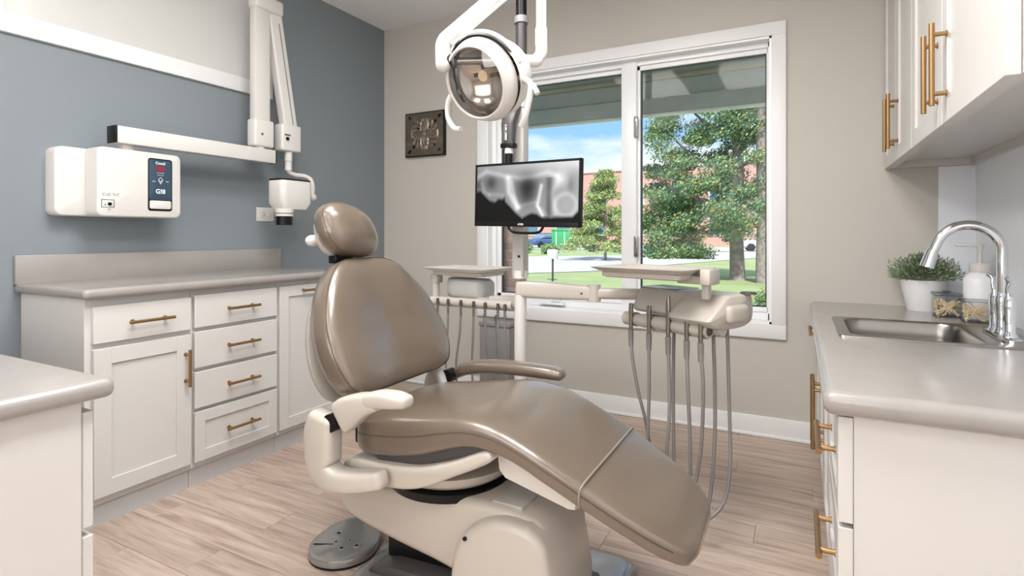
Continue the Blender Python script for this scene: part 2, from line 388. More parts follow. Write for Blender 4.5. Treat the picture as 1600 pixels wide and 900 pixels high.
def sash(x0, x1, sy, wl, wr):
    s = B(); z0, z1 = Z0 + f + .012, Z1 - f; b = .028; ya, yb = sy, sy + .035
    box(s, x0, x1, ya, yb, z1 - b, z1, bev=.003); box(s, x0, x1, ya, yb, z0, z0 + b, bev=.003); box(s, x0, x0 + wl, ya, yb, z0, z1, bev=.003); box(s, x1 - wr, x1, ya, yb, z0, z1, bev=.003)
    so_ = obj('window_sash', s, 'vinyl', win)
    g = B(); q = .006
    for a in ((x0 + wl, x1 - wr, z1 - b - q, z1 - b), (x0 + wl, x1 - wr, z0 + b, z0 + b + q), (x0 + wl, x0 + wl + q * 1.3, z0 + b, z1 - b), (x1 - wr - q, x1 - wr, z0 + b, z1 - b)):
        box(g, a[0], a[1], ya + .010, yb - .006, a[2], a[3])
    obj('gasket', g, 'gasket', so_)
    bx('pane', 'glass', so_, x0 + wl * .8, x1 - wr * .8, ya + .016, ya + .020, z0 + b * .8, z1 - b * .8, smooth=0)
sash(X0 + f, MX0 + .004, D + .075, .03, .008); sash(MX1 - .004, X1 - .006, D + .065, .022, .012)
# latch handles on the mullion and the crank on the sill
for z in (0.98, 1.72):
    bm = B(); box(bm, MX1 - .012, MX1 + .012, y0 - .03, y0 - .008, z, z + .13, bev=.005); cyl(bm, (MX1, y0 - .035, z + .02), (MX1, y0 - .035, z + .10), .006, seg=10); cyl(bm, (MX1, y0 - .035, z + .02), (MX1, y0 - .02, z + .02), .005, seg=8)
    obj('window_latch', bm, 'steel', win)
bm = B(); box(bm, -1.56, -1.38, D + .005, D + .045, Z0 + .012, Z0 + .032, bev=.008); cyl(bm, (-1.47, D + .02, Z0 + .03), (-1.465, D + .015, Z0 + .065), .010, .006, 10); box(bm, -1.47, -1.40, D + .0, D + .018, Z0 + .036, Z0 + .046, bev=.004)
obj('crank_handle', bm, 'vinyl', win)

# added glowing panel framed like a window, room fill from behind the camera
w2 = thing('rear_fill_window', kind='structure')
bm = B()
for q in ((-2.46, .26, 2.30, 2.37), (-2.46, .26, .73, .80), (-2.46, -2.40, .80, 2.30), (.20, .26, .80, 2.30), (-1.12, -1.08, .80, 2.30)): box(bm, q[0], q[1], YB, YB + .03, q[2], q[3], bev=.003)
obj('window_casing', bm, 'trim', w2); bx('pane', 'fill_diffuser', w2, -2.40, .20, YB + .002, YB + .010, .80, 2.30, smooth=0)

# ------------------------------------------------------------------ cabinet helpers
def pull(parent, p0, p1, out, r=.0065, m='brass'):
    """bar pull from p0 to p1 standing off along out"""
    p0, p1, out = Vector(p0), Vector(p1), Vector(out); d = (p1 - p0).normalized(); bm = B()
    cyl(bm, p0 + out, p1 + out, r, seg=12)
    for k in (0.14, 0.86):
        q = p0.lerp(p1, k); cyl(bm, q, q + out, r * .85, seg=10); cyl(bm, q, q + out * .06, r * 1.3, seg=10)
    return obj('handle', bm, m, parent)
def front(name, parent, ax, x, y0, y1, z0, z1, th, shaker=0.0, m='cabinet'):
    """door or drawer front facing +X (ax=1) or -X (ax=-1), outer face at x"""
    bm = B(); xi = x - ax * th
    a, b = sorted((x, xi))
    if not shaker: box(bm, a, b, y0, y1, z0, z1, bev=.002, seg=1)
    else:
        w = shaker
        box(bm, a, b, y0, y0 + w, z0, z1, bev=.0015, seg=1); box(bm, a, b, y1 - w, y1, z0, z1, bev=.0015, seg=1)
        box(bm, a, b, y0 + w - .002, y1 - w + .002, z1 - w, z1, bev=.0015, seg=1); box(bm, a, b, y0 + w - .002, y1 - w + .002, z0, z0 + w, bev=.0015, seg=1)
        p0, p1 = sorted((xi, x - ax * .009)); box(bm, p0, p1, y0 + w - .002, y1 - w + .002, z0 + w - .002, z1 - w + .002)
    return obj(name, bm, m, parent, 30)

# ------------------------------------------------------------------ left run under the blue wall
FX = -2.36; TH = .022
def base_unit(label, y0, y1):
    t = thing('base_cabinet', label, 'cabinet', ((XL + FX) / 2, (y0 + y1) / 2, 0), group='white base cabinets along the blue wall')
    bx('body', 'cabinet', t, XL + .001, FX - TH, y0, y1, .085, .875, bev=.0015, seg=1)
    bx('toe_kick', 'toe', t, XL + .001, FX - TH - .045 if False else FX - TH - .012, y0, y1, 0, .085)
    return t
u1 = base_unit('white base cabinet with one drawer over one shaker door, near end of blue wall', 1.09, 1.494)
d = front('drawer', u1, 1, FX, 1.112, 1.487, .703, .845, TH); pull(d, (FX, 1.222, .773), (FX, 1.398, .773), (.032, 0, 0))
d = front('door', u1, 1, FX, 1.112, 1.487, .115, .682, TH, shaker=.062); pull(d, (FX, 1.462, .462), (FX, 1.462, .622), (.032, 0, 0))
u2 = base_unit('white base cabinet with a stack of four drawers, middle of the blue wall run', 1.496, 1.941)
for z0, z1, s in ((.706, .850, 0), (.528, .688, 0), (.350, .510, 0), (.112, .333, .048)):
    d = front('drawer', u2, 1, FX, 1.504, 1.934, z0, z1, TH, shaker=s); zc = (z0 + z1) / 2; pull(d, (FX, 1.642, zc), (FX, 1.812, zc), (.032, 0, 0))
u3 = base_unit('white base cabinet with a full-height shaker door, behind the chair backrest', 1.943, 2.36)
d = front('door', u3, 1, FX, 1.952, 2.352, .112, .850, TH, shaker=.055); pull(d, (FX, 2.075, .822), (FX, 2.245, .822), (.032, 0, 0))
o = bx('worktop', 'laminate', None, XL + .001, -2.328, 1.065, 2.375, .877, .915, bev=.016, seg=5)
tag(o, 'long grey laminate worktop over the white cabinets on the blue wall', 'worktop')
bx('backsplash', 'laminate', o, XL + .001, XL + .021, 1.065, 2.375, .912, 1.032, bev=.002)

# ------------------------------------------------------------------ near left counter
cb = thing('base_cabinet', 'white base cabinet with plain end panel, near left corner', 'cabinet', (-1.9, .4, 0))
bx('body', 'cabinet', cb, XL + .002, -1.395, .10, .634, .085, .755, bev=.0015, seg=1)
bx('toe_kick', 'toe', cb, XL + .002, -1.40, .12, .60, 0, .085)
bx('drawer', 'cabinet', cb, XL + .62, -1.398, .636, .658, .47, .728, bev=.002, seg=1)
bx('door', 'cabinet', cb, XL + .62, -1.398, .636, .658, .10, .452, bev=.002, seg=1)
o = bx('worktop', 'laminate', None, XL + .002, -1.358, .05, .686, .757, .80, bev=.018, seg=6)
tag(o, 'grey laminate worktop with rounded edge in the near left corner', 'worktop')

# ------------------------------------------------------------------ right run with sink
RX = .077; CT = .762
def rbase(label, y0, y1, z1=.706):
    t = thing('base_cabinet', label, 'cabinet', ((RX + XR) / 2, (y0 + y1) / 2, 0), group='white base cabinets under the sink counter')
    if z1 > .7: bx('body', 'cabinet', t, RX + .031, XR - .001, y0, y1, .085, z1, bev=.001, seg=1)
    else:
        bm = B(); box(bm, RX + .031, XR - .001, y0, y1, .085, .10); box(bm, RX + .031, RX + .045, y0, y1, .10, .706); box(bm, RX + .045, XR - .001, y0, y0 + .016, .10, .706); box(bm, RX + .045, XR - .001, y1 - .016, y1, .10, .706)
        obj('body', bm, 'cabinet', t)
    bx('toe_kick', 'toe', t, RX + .09, XR - .001, y0 + .001, y1 - .001, 0, .085)
    return t
r1 = rbase('white drawer base cabinet at the near end of the sink counter', 1.492, 1.945)
for z0, z1 in ((.452, .697), (.195, .440)):
    d = front('drawer', r1, -1, RX, 1.488, 1.938, z0, z1, .03, shaker=.055); zc = (z0 + z1) / 2 + .01; pull(d, (RX, 1.555, zc), (RX, 1.80, zc), (-.037, 0, 0), r=.0075)
d = front('drawer', r1, -1, RX, 1.488, 1.938, .095, .186, .03)
r2 = rbase('white sink base cabinet with a pair of doors with long upright pulls', 1.947, 2.80, .5)
d = front('false_drawer', r2, -1, RX, 1.953, 2.794, .60, .697, .03)
d = front('door', r2, -1, RX, 1.953, 2.370, .10, .590, .03, shaker=.055); pull(d, (RX, 2.325, .325), (RX, 2.325, .580), (-.037, 0, 0), r=.0075)
d = front('door', r2, -1, RX, 2.376, 2.794, .10, .590, .03, shaker=.055); pull(d, (RX, 2.425, .325), (RX, 2.425, .580), (-.037, 0, 0), r=.0075)
r3 = rbase('white base cabinet with a top drawer at the window end of the sink counter', 2.802, 3.356)
d = front('drawer', r3, -1, RX, 2.810, 3.345, .56, .697, .03); pull(d, (RX, 2.90, .655), (RX, 3.15, .655), (-.037, 0, 0), r=.0075)
d = front('door', r3, -1, RX, 2.810, 3.345, .10, .55, .03, shaker=.055)
# worktop with the sink opening cut out
SX0, SX1, SY0, SY1 = .118, .685, 2.24, 2.755
bm = B(); box(bm, .045, XR - .001, 1.445, D - .001, CT - .056, CT, bev=.024, seg=6, only=lambda e: not (abs(e.verts[0].co.x - e.verts[1].co.x) < 1e-6 and e.verts[0].co.x > .5) and not (e.verts[0].co.y > 3.3 and e.verts[1].co.y > 3.3))
wt = obj('worktop', bm, 'laminate', None)
cut = bx('cut', 'laminate', None, SX0 + .015, SX1 - .015, SY0 + .015, SY1 - .015, .6, .9)
md = wt.modifiers.new('b', 'BOOLEAN'); md.operation = 'DIFFERENCE'; md.object = cut; md.solver = 'EXACT'
bpy.context.view_layer.update()
me = bpy.data.meshes.new_from_object(wt.evaluated_get(bpy.context.evaluated_depsgraph_get())); wt.modifiers.clear(); wt.data = me
bpy.data.objects.remove(cut)
me.set_sharp_from_angle(angle=R(35))
tag(wt, 'long grey laminate worktop with rounded front edge holding the sink', 'worktop')
# sink
sk = thing('sink', 'rectangular stainless steel drop-in sink in the right worktop', 'sink', ((SX0 + SX1) / 2, (SY0 + SY1) / 2, CT))
bx0, bx1, by0, by1 = .160, .535, 2.275, 2.72
ro = lambda i, z, r: rrect(SX0 + i, SX1 - i, SY0 + i, SY1 - i, r, z, 6)
ri = lambda i, z, r: rrect(bx0 + i, bx1 - i, by0 + i, by1 - i, r, z, 6)
rings_obj('rim', 'steel', sk, [ro(.0, CT + .0005, .018), ro(.002, CT + .005, .017), ro(.008, CT + .006, .012), ri(-.008, CT + .005, .065), ri(-.002, CT + .002, .06)], False, False)
rings_obj('bowl', 'steel', sk, [ri(-.002, CT + .002, .06), ri(.002, CT - .006, .058), ri(.006, CT - .05, .055), ri(.012, CT - .12, .05), ri(.022, CT - .140, .045), ri(.05, CT - .148, .03)], False, True, smooth=60)
bm = B(); lathe(bm, [(.001, .0), (.04, .0), (.042, .004), (.03, .005), (.02, .001), (.001, .0)], (.35, 2.5, CT - .147), 20); obj('drain', bm, 'chrome', sk)
# faucet
fx, fy = .612, 2.455
fa = thing('faucet', 'chrome gooseneck faucet with two lever handles at the sink', 'faucet', (fx, fy, CT + .006))
bm = B(); lp = [rrect(fx - .03 + i, fx + .03 - i, fy - .125 + i, fy + .125 - i, .03 - i, CT + z, 6) for i, z in ((0, .006), (0, .012), (.006, .017), (.012, .019))]
bridge(bm, [[bm.verts.new(p) for p in l_] for l_ in lp]); obj('deck_plate', bm, 'chrome', fa)
bm = B(); lathe(bm, [(.026, 0), (.027, .008), (.021, .02), (.019, .06), (.022, .10), (.024, .118), (.018, .135), (.0155, .15)], (fx, fy, CT + .016)); obj('spout_base', bm, 'chrome', fa)
arc = [(fx, fy, CT + .15), (fx, fy, CT + .26)]
rad = .092
for k in range(0, 9):
    a = R(k * 20); arc.append((fx - rad + rad * math.cos(a), fy, CT + .298 + rad * math.sin(a)))
arc.append((fx - 2 * rad - .014, fy, CT + .280))
tbo('spout', 'chrome', fa, arc, .0165, 16, 6)
cyo('spray_head', 'chrome', fa, (fx - 2 * rad - .008, fy, CT + .300), (fx - 2 * rad - .026, fy, CT + .240), .0190, .0225)
for s in (-1, 1):
    bm = B(); lathe(bm, [(.022, 0), (.022, .006), (.016, .016), (.017, .06), (.020, .10), (.018, .125), (.010, .145)], (fx, fy + s * .075, CT + .016), 20)
    h = obj('handle_body', bm, 'chrome', fa)
    tbo('lever', 'chrome', h, [(fx, fy + s * .075, CT + .145), (fx - .006, fy + s * .078, CT + .175), (fx - .004, fy + s * .088, CT + .20), (fx - .014, fy + s * .10, CT + .215)], lambda t: .008 - .003 * abs(t - .6), 10)
# potted plant
px, py = .515, 3.195
pp = thing('potted_plant', 'small bushy green plant in a white round pot, on the worktop beside the sink', 'plant', (px, py, CT))
bm = B(); lathe(bm, [(.002, 0), (.066, 0), (.070, .006), (.094, .137), (.096, .145), (.090, .145), (.086, .13), (.002, .128)], (px, py, CT), 40); obj('pot', bm, 'pot', pp)
bm = B(); lathe(bm, [(.001, .134), (.085, .132), (.085, .128), (.001, .126)], (px, py, CT), 20); obj('soil', bm, 'soil', pp)
bm = B()
for i in range(2600):
    a = random.uniform(0, 2 * math.pi); el = random.uniform(.05, 1) ** .7 * R(88); ln = random.uniform(.095, .140)
    dr = Vector((math.cos(a) * math.cos(el), math.sin(a) * math.cos(el), math.sin(el))); b0 = Vector((px, py, CT + .135)) + Vector((dr.x * .05, dr.y * .05, 0)); s0 = random.uniform(.3, .95); p = b0 + dr * ln * s0
    p.x = min(max(p.x, px - .13), px + .13); p.y = min(p.y, D - .03)
    nd = (dr + Vector((random.uniform(-.7, .7), random.uniform(-.7, .7), random.uniform(-.3, .7)))).normalized(); w = nd.orthogonal().normalized() * .0024; q = p + nd * .019
    if q.y > D - .01: continue
    v = [bm.verts.new(p - w), bm.verts.new(p + w), bm.verts.new((p + q) / 2 + w * 1.3), bm.verts.new(q), bm.verts.new((p + q) / 2 - w * 1.3)]; bm.faces.new(v)
me = bpy.data.meshes.new('foliage'); bm.to_mesh(me); bm.free(); o = finish('foliage', me, 'sprig', pp, 0); o['kind'] = 'stuff'
# glass jars with swabs
swm = None
def jar(jx, jy, s, hh, lid, name_lbl, grp, sl):
    global swm
    t = thing('glass_jar', name_lbl, 'jar', (jx, jy, CT), group='glass jars beside the plant'); e = .003; rr = .012
    q = lambda i, z: rrect(jx - s + i, jx + s - i, jy - s + i, jy + s - i, rr - min(i, .008), CT + z, 4)
    rings_obj('glass_wall', 'jar_glass', t, [q(.004, .0005), q(0, .006), q(0, hh - .008), q(-.002 if not lid else 0, hh), q(.003, hh), q(.003, .01)], True, True)
    bx('glass_base', 'lid_glass', t, jx - s + .004, jx + s - .004, jy - s + .004, jy + s - .004, CT + .001, CT + .008, bev=.003)
    if lid:
        bm = B(); box(bm, jx - s - .001, jx + s + .001, jy - s - .001, jy + s + .001, CT + hh, CT + hh + .012, bev=.004); cyl(bm, (jx, jy, CT + hh + .012), (jx, jy, CT + hh + .020), .012, .016, 14); obj('lid', bm, 'lid_glass', t)
    else: rings_obj('rim', 'lid_glass', t, [q(-.004, hh - .004), q(-.005, hh), q(-.003, hh + .003), q(.004, hh + .002)], False, False)
    if swm is None:
        bm = B(); cyl(bm, (0, 0, -.030), (0, 0, .030), .0018, seg=6); cyl(bm, (0, 0, .024), (0, 0, .036), .0028, .0022, 6); cyl(bm, (0, 0, -.036), (0, 0, -.024), .0022, .0028, 6); swm = bpy.data.meshes.new('cotton_swab'); bm.to_mesh(swm); bm.free(); swm.materials.append(MATS['swab'])
    for i in range(60):
        o = bpy.data.objects.new('cotton_swab', swm); COL.objects.link(o); WM[o.name] = Matrix.Identity(4)
        k = max(0, s - .034)
        face = i % 3
        tilt = random.uniform(25, 80) * random.choice((-1, 1))
        if face == 0: o.location = (jx + random.uniform(-k, k), jy - s + .010 + random.uniform(0, .006), CT + .026 + random.uniform(0, .034)); o.rotation_euler = (0, R(tilt), 0)
        elif face == 1: o.location = (jx - s + .010 + random.uniform(0, .006), jy + random.uniform(-k, k), CT + .026 + random.uniform(0, .034)); o.rotation_euler = (R(tilt), 0, 0)
        else: o.location = (jx + random.uniform(-.01, .01), jy + random.uniform(-.01, .01), CT + .028 + random.uniform(0, .034)); o.rotation_euler = (R(90), 0, random.uniform(0, 3.1)); 
        tag(o, sl, 'cotton swab', grp)
jar(.562, 3.005, .048, .092, True, 'square glass jar with a glass lid in front of the plant pot', 'cotton swabs in the lidded jar', 'tan cotton swab inside the lidded square glass jar')
jar(.628, 2.860, .044, .088, False, 'open square glass jar in front of the white pump bottle', 'cotton swabs in the open jar', 'tan cotton swab inside the open square glass jar')
# pump bottle
bxx, byy = .677, 3.005
sb = thing('pump_bottle', 'white pump bottle behind the faucet', 'bottle', (bxx, byy, CT))
bm = B(); lathe(bm, [(.002, 0), (.055, 0), (.058, .006), (.058, .165), (.050, .180), (.036, .190), (.034, .196)], (bxx, byy, CT), 36); obj('bottle_body', bm, 'pot', sb)
bm = B(); lathe(bm, [(.036, .196), (.037, .200), (.037, .230), (.030, .236), (.002, .236)], (bxx, byy, CT), 30); obj('collar', bm, 'white_plastic', sb)
bm = B(); lathe(bm, [(.008, .236), (.008, .285), (.013, .30), (.015, .318), (.002, .32)], (bxx, byy, CT), 16); box(bm, bxx - .085, bxx + .012, byy - .010, byy + .010, CT + .305, CT + .318, bev=.005); obj('pump_head', bm, 'white_plastic', sb)

# ------------------------------------------------------------------ wall cabinets, right
UX = .375
def upper(label, y0, y1, doors):
    t = thing('wall_cabinet', label, 'cabinet', ((UX + XR) / 2, (y0 + y1) / 2, 1.45), group='white wall cabinets over the sink counter')
    bm = B(); box(bm, UX + .028, XR - .001, y0, y1, 1.485, 2.60, bev=.001, seg=1); box(bm, UX + .028, UX + .046, y0, y1, 1.452, 1.485); box(bm, XR - .02, XR - .001, y0, y1, 1.452, 1.485)
    if y1 > 3.3: box(bm, UX + .046, XR - .02, y1 - .018, y1, 1.452, 1.485)
    if y0 < 1.6: box(bm, UX + .046, XR - .02, y0, y0 + .018, 1.452, 1.485)
    obj('body', bm, 'cabinet', t, 0)
    for a, b, hy in doors:
        d = front('door', t, -1, UX, a, b, 1.448, 2.60, .026, shaker=.062); pull(d, (UX, hy, 1.495), (UX, hy, 1.735), (-.036, 0, 0), r=.0075)
    return t
upper('white wall cabinet with two doors at the near end, upper right', 1.487, 2.570, [(1.483, 2.058, 1.995), (2.064, 2.567, 2.115)])
upper('white wall cabinet with two doors next to the window wall', 2.574, 3.358, [(2.577, 2.962, 2.905), (2.968, 3.350, 3.02)])

# ------------------------------------------------------------------ whiteboard panel
wb = thing('wall_panel', 'large glossy white panel in a broad white frame, high on the blue wall', 'whiteboard', (XL, 1.6, 1.95))
WY0, WY1, WB0, WB1 = .915, 2.315, 1.945, 2.70
bm = B(); w = .085
box(bm, XL, XL + .022, WY0, WY1, WB0, WB0 + w, bev=.003); box(bm, XL, XL + .022, WY0, WY1, WB1 - w, WB1, bev=.003)
box(bm, XL, XL + .022, WY0, WY0 + w + .03, WB0 + w, WB1 - w, bev=.003); box(bm, XL, XL + .022, WY1 - w - .05, WY1, WB0 + w, WB1 - w, bev=.003); obj('frame', bm, 'trim', wb)
bx('panel', 'board', wb, XL, XL + .012, WY0 + w, WY1 - w, WB0 + w - .01, WB1 - w + .01)

# ------------------------------------------------------------------ x-ray unit
xr = thing('dental_xray_unit', 'white wall-mounted x-ray unit with control box and folding arm on blue wall', 'x-ray machine', (XL, 1.4, 1.35))
def xrbox(name, m, x0, x1, y0, y1, z0, z1, r, parent, b=.008):
    # rounded rectangle in YZ extruded along X
    M = Matrix(((0, 0, 1, 0), (1, 0, 0, 0), (0, 1, 0, 0), (0, 0, 0, 1)))
    lp = [rrect(y0, y1, z0, z1, r, x0, 5), rrect(y0, y1, z0, z1, r, x1 - b, 5), rrect(y0 + b * .3, y1 - b * .3, z0 + b * .3, z1 - b * .3, r, x1 - b * .3, 5), rrect(y0 + b, y1 - b, z0 + b, z1 - b, max(r - b, .001), x1, 5)]
    return rings_obj(name, m, parent, lp, True, True, M, 40)
wallbox = xrbox('wall_plate', 'white_plastic', XL, -2.805, 1.175, 1.60, 1.200, 1.500, .03, xr)
ctl = xrbox('control_box', 'white_plastic', -2.805, -2.70, 1.285, 1.650, 1.198, 1.505, .026, xr)
pn = xrbox('control_panel', 'black_plastic', -2.700, -2.6985, 1.494, 1.606, 1.230, 1.478, .012, ctl, .0008)
# panel face print, as thin inlays of the control panel
inlay = xrbox('panel_face', 'panel_blue', -2.6985, -2.6975, 1.499, 1.601, 1.283, 1.472, .009, ctl, .0005)
xrbox('panel_button', 'white_plastic', -2.6985, -2.6950, 1.501, 1.599, 1.240, 1.279, .008, ctl, .0012)
bx('digit_window', 'red_digit', ctl, -2.6975, -2.6968, 1.531, 1.568, 1.420, 1.441, smooth=0)
RT = Matrix(((0, 0, 1), (1, 0, 0), (0, 1, 0)))
text('lettering', 'Cnne3', .017, 'white_ink', ctl, (-2.6973, 1.550, 1.456), RT, bold=True)
text('lettering', 'nnn  nn nn', .0075, 'white_ink', ctl, (-2.6973, 1.550, 1.411), RT)
text('lettering', 'nnn nn  nnn', .006, 'white_ink', ctl, (-2.6973, 1.550, 1.400), RT)
text('lettering', 'nun', .010, 'white_ink', ctl, (-2.6973, 1.520, 1.370), RT); text('lettering', 'ncn', .010, 'white_ink', ctl, (-2.6973, 1.582, 1.372), RT)
text('lettering', 'G!8', .030, 'white_ink', ctl, (-2.6973, 1.550, 1.322), RT, bold=True)
bm = B()
for a, b in (((1.540, 1.378), (1.550, 1.390)), ((1.550, 1.390), (1.561, 1.378)), ((1.561, 1.378), (1.550, 1.358)), ((1.550, 1.358), (1.540, 1.378)), ((1.545, 1.376), (1.550, 1.368)), ((1.550, 1.368), (1.556, 1.376))):
    cyl(bm, (-2.6974, a[0], a[1]), (-2.6974, b[0], b[1]), .0010, seg=6)
obj('tooth_symbol', bm, 'white_ink', ctl)
text('lettering', 'C.nC 7nT', .017, 'ink', ctl, (-2.6998, 1.338, 1.295), RT, extrude=.0002)
bm = B(); 
for a in ((1.300, 1.352, 1.271, 1.2735), (1.300, 1.352, 1.238, 1.2405), (1.300, 1.3025, 1.238, 1.2735), (1.3495, 1.352, 1.238, 1.2735)): box(bm, -2.700, -2.6992, *a)
obj('switch_border', bm, 'ink', ctl); cyo('switch_knob', 'black_plastic', ctl, (-2.700, 1.333, 1.254), (-2.694, 1.333, 1.254), .008, .007, 16)
cyo('switch_light', 'ink', ctl, (-2.700, 1.315, 1.250), (-2.698, 1.315, 1.250), .003, .003, 10)
text('lettering', 'BC', .009, 'ink', ctl, (-2.6998, 1.333, 1.229), RT, extrude=.0002)
# horizontal extension arm
ex_ = xrbox
bm = B(); box(bm, -2.745, -2.675, 1.352, 2.183, 1.527, 1.602, bev=.003); arm1 = obj('extension_arm', bm, 'white_plastic', xr)
bx('end_cap', 'black_plastic', arm1, -2.746, -2.674, 1.344, 1.353, 1.526, 1.603, bev=.002); bx('end_cap', 'black_plastic', arm1, -2.745, -2.675, 2.182, 2.189, 1.526, 1.602, bev=.002)
cyo('arm_pivot', 'white_plastic', arm1, (-2.735, 1.42, 1.500), (-2.735, 1.42, 1.529), .030)
# first upright arm
ya, yb = 2.045, 2.172
kb = bx('arm_knuckle', 'white_plastic', xr, -2.745, -2.672, ya, yb, 1.612, 1.765, bev=.012, seg=3)
cyo('screw_cover', 'dark_plastic', kb, (-2.673, ya + .045, 1.682), (-2.669, ya + .045, 1.682), .007, .006, 12)
cyo('arm_pivot', 'white_plastic', kb, (-2.71, 2.10, 1.600), (-2.71, 2.10, 1.615), .028)
bx('upright_arm', 'white_plastic', xr, -2.735, -2.683, 2.056, 2.152, 1.755, 2.40, bev=.006)
bx('elbow_cover', 'white_plastic', xr, -2.745, -2.670, 2.050, 2.238, 2.385, 2.47, bev=.016, seg=3)
# folding arm, leaning outwards
p0 = Vector((-2.712, 2.19, 2.39)); p1 = Vector((-2.712, 2.305, 1.745)); dv = (p1 - p0).normalized(); sv = Vector((0, -dv.z, dv.y)).normalized()
bm = B(); loft(bm, [(p0 + dv * k, sv * .046 * (1 if 0 < k < .654 else .96), Vector((.028, 0, 0)), 8) for k in (0, .01, .2, .64, .655)], 28); fa_ = obj('folding_arm', bm, 'white_plastic', xr)
bm = B(); loft(bm, [(p0 + dv * k + Vector((.0285, 0, 0)) + sv * .012, sv * .004, Vector((.0012, 0, 0)), 6) for k in (.05, .63)], 8); obj('arm_seam', bm, 'grey_plastic', fa_)
k2 = bx('arm_knuckle', 'white_plastic', xr, -2.748, -2.675, 2.228, 2.368, 1.610, 1.770, bev=.012, seg=3)
bx('knuckle_slot', 'dark_plastic', k2, -2.676, -2.673, 2.244, 2.285, 1.700, 1.708); cyo('knob', 'black_plastic', k2, (-2.676, 2.262, 1.682), (-2.668, 2.262, 1.682), .011, .010, 14)
tb = tbo('tube_arm', 'white_plastic', xr, [(-2.71, 2.300, 1.612), (-2.71, 2.300, 1.54), (-2.71, 2.305, 1.495), (-2.705, 2.345, 1.478), (-2.69, 2.400, 1.475), (-2.67, 2.432, 1.455), (-2.66, 2.438, 1.41), (-2.66, 2.435, 1.355)], .0135, 14)
cyo('sleeve', 'white_plastic', tb, (-2.71, 2.300, 1.615), (-2.71, 2.300, 1.555), .022); cyo('sleeve', 'white_plastic', tb, (-2.71, 2.300, 1.552), (-2.71, 2.300, 1.500), .020)
bm = B(); bmesh.ops.create_uvsphere(bm, u_segments=18, v_segments=12, radius=.024, matrix=Matrix.Translation((-2.645, 2.425, 1.345))); obj('yoke_joint', bm, 'white_plastic', xr)
# tube head
hc = Vector((-2.615, 2.232)); a, b = .070, .108
def hl(z, s, r): return rrect(hc.x - a * s, hc.x + a * s, hc.y - b * s, hc.y + b * s, r * s, z, 6)
th_ = rings_obj('tube_head', 'white_plastic', xr, [hl(1.262, .80, .035), hl(1.270, .84, .035), hl(1.300, 1.0, .035), hl(1.420, 1.0, .035), hl(1.424, .985, .035)])
rings_obj('top_cover', 'black_plastic', th_, [hl(1.424, .985, .035), hl(1.432, .985, .035), hl(1.434, .96, .035)])
hx, hy_ = -2.60, 2.178
cyo('collar', 'white_plastic', th_, (hx, hy_, 1.264), (hx, hy_, 1.222), .052, .048, 28); cyo('cone', 'black_plastic', th_, (hx, hy_, 1.224), (hx, hy_, 1.172), .045, .044, 28)
cyo('cone_ring', 'dark_plastic', th_, (hx, hy_, 1.240), (hx, hy_, 1.237), .0525, .0525, 28)
# wall outlet
ot = thing('wall_outlet', 'white outlet plate on the blue wall beside the x-ray head', 'outlet', (XL, 2.28, 1.24))
bx('cover_plate', 'white_plastic', ot, XL, XL + .006, 2.213, 2.335, 1.198, 1.282, bev=.002)
for yy in (2.256, 2.300):
    o = bx('socket', 'white_plastic', ot, XL + .005, XL + .0085, yy - .017, yy + .017, 1.222, 1.258, bev=.003)
    bm = B(); box(bm, XL + .008, XL + .0090, yy - .009, yy - .001, 1.248, 1.2505); box(bm, XL + .008, XL + .0090, yy - .009, yy - .001, 1.230, 1.2325); cyl(bm, (XL + .008, yy + .008, 1.240), (XL + .0092, yy + .008, 1.240), .003, seg=8); obj('slot', bm, 'black_plastic', o)

# ------------------------------------------------------------------ art tile on the back wall
art = thing('wall_art', 'square dark bronze relief tile with a flower pattern on the beige wall', 'wall art', (-2.47, D, 1.86))
AX0, AX1, AZ0, AZ1 = -2.655, -2.300, 1.700, 2.030
bm = B(); w = .008
bx('frame', 'black_plastic', art, AX0, AX1, D - .030, D, AZ0, AZ1, bev=.002)
n_ = 110; verts = []; cols = []; faces = []
for j in range(n_ + 1):
    for i in range(n_ + 1):
        u = i / n_ * 2 - 1; v = j / n_ * 2 - 1; r = math.hypot(u, v); th = math.atan2(v, u)
        pet = math.cos(2 * th) ** 2; rim = math.exp(-((r - (.28 + .42 * pet)) / .045) ** 2)
        rays = .5 + .5 * math.cos(16 * th + 3 * math.sin(6 * r)); sw = noise.noise(Vector((u * 3.2, v * 3.2, 1.3))) * .6 + noise.noise(Vector((u * 8, v * 8, 4))) * .3
        dg = math.exp(-((abs(abs(u) - abs(v))) / .10) ** 2) * (1 if r > .35 else 0)
        hgt = .55 * rim + .35 * rays * (r < .75) + .5 * max(0, sw) + .6 * math.exp(-(r / .07) ** 2) - .3 * dg * (.5 + .5 * math.sin(18 * r))
        x = AX0 + w + (AX1 - AX0 - 2 * w) * i / n_; z = AZ0 + w + (AZ1 - AZ0 - 2 * w) * j / n_
        verts.append((x, D - .031 - .010 * hgt, z)); k = min(1, max(0, .25 + .55 * hgt)); c0 = lin((52, 42, 36)); c1 = lin((196, 182, 162)); cols.append([c0[q] * (1 - k) + c1[q] * k for q in range(3)] + [1])
for j in range(n_):
    for i in range(n_): p = j * (n_ + 1) + i; faces.append((p, p + 1, p + n_ + 2, p + n_ + 1))
me = bpy.data.meshes.new('relief'); me.from_pydata(verts, [], faces); ca = me.color_attributes.new('tone', 'FLOAT_COLOR', 'POINT')
ca.data.foreach_set('color', [q for c_ in cols for q in c_]); finish('relief', me, 'relief', art, 80)

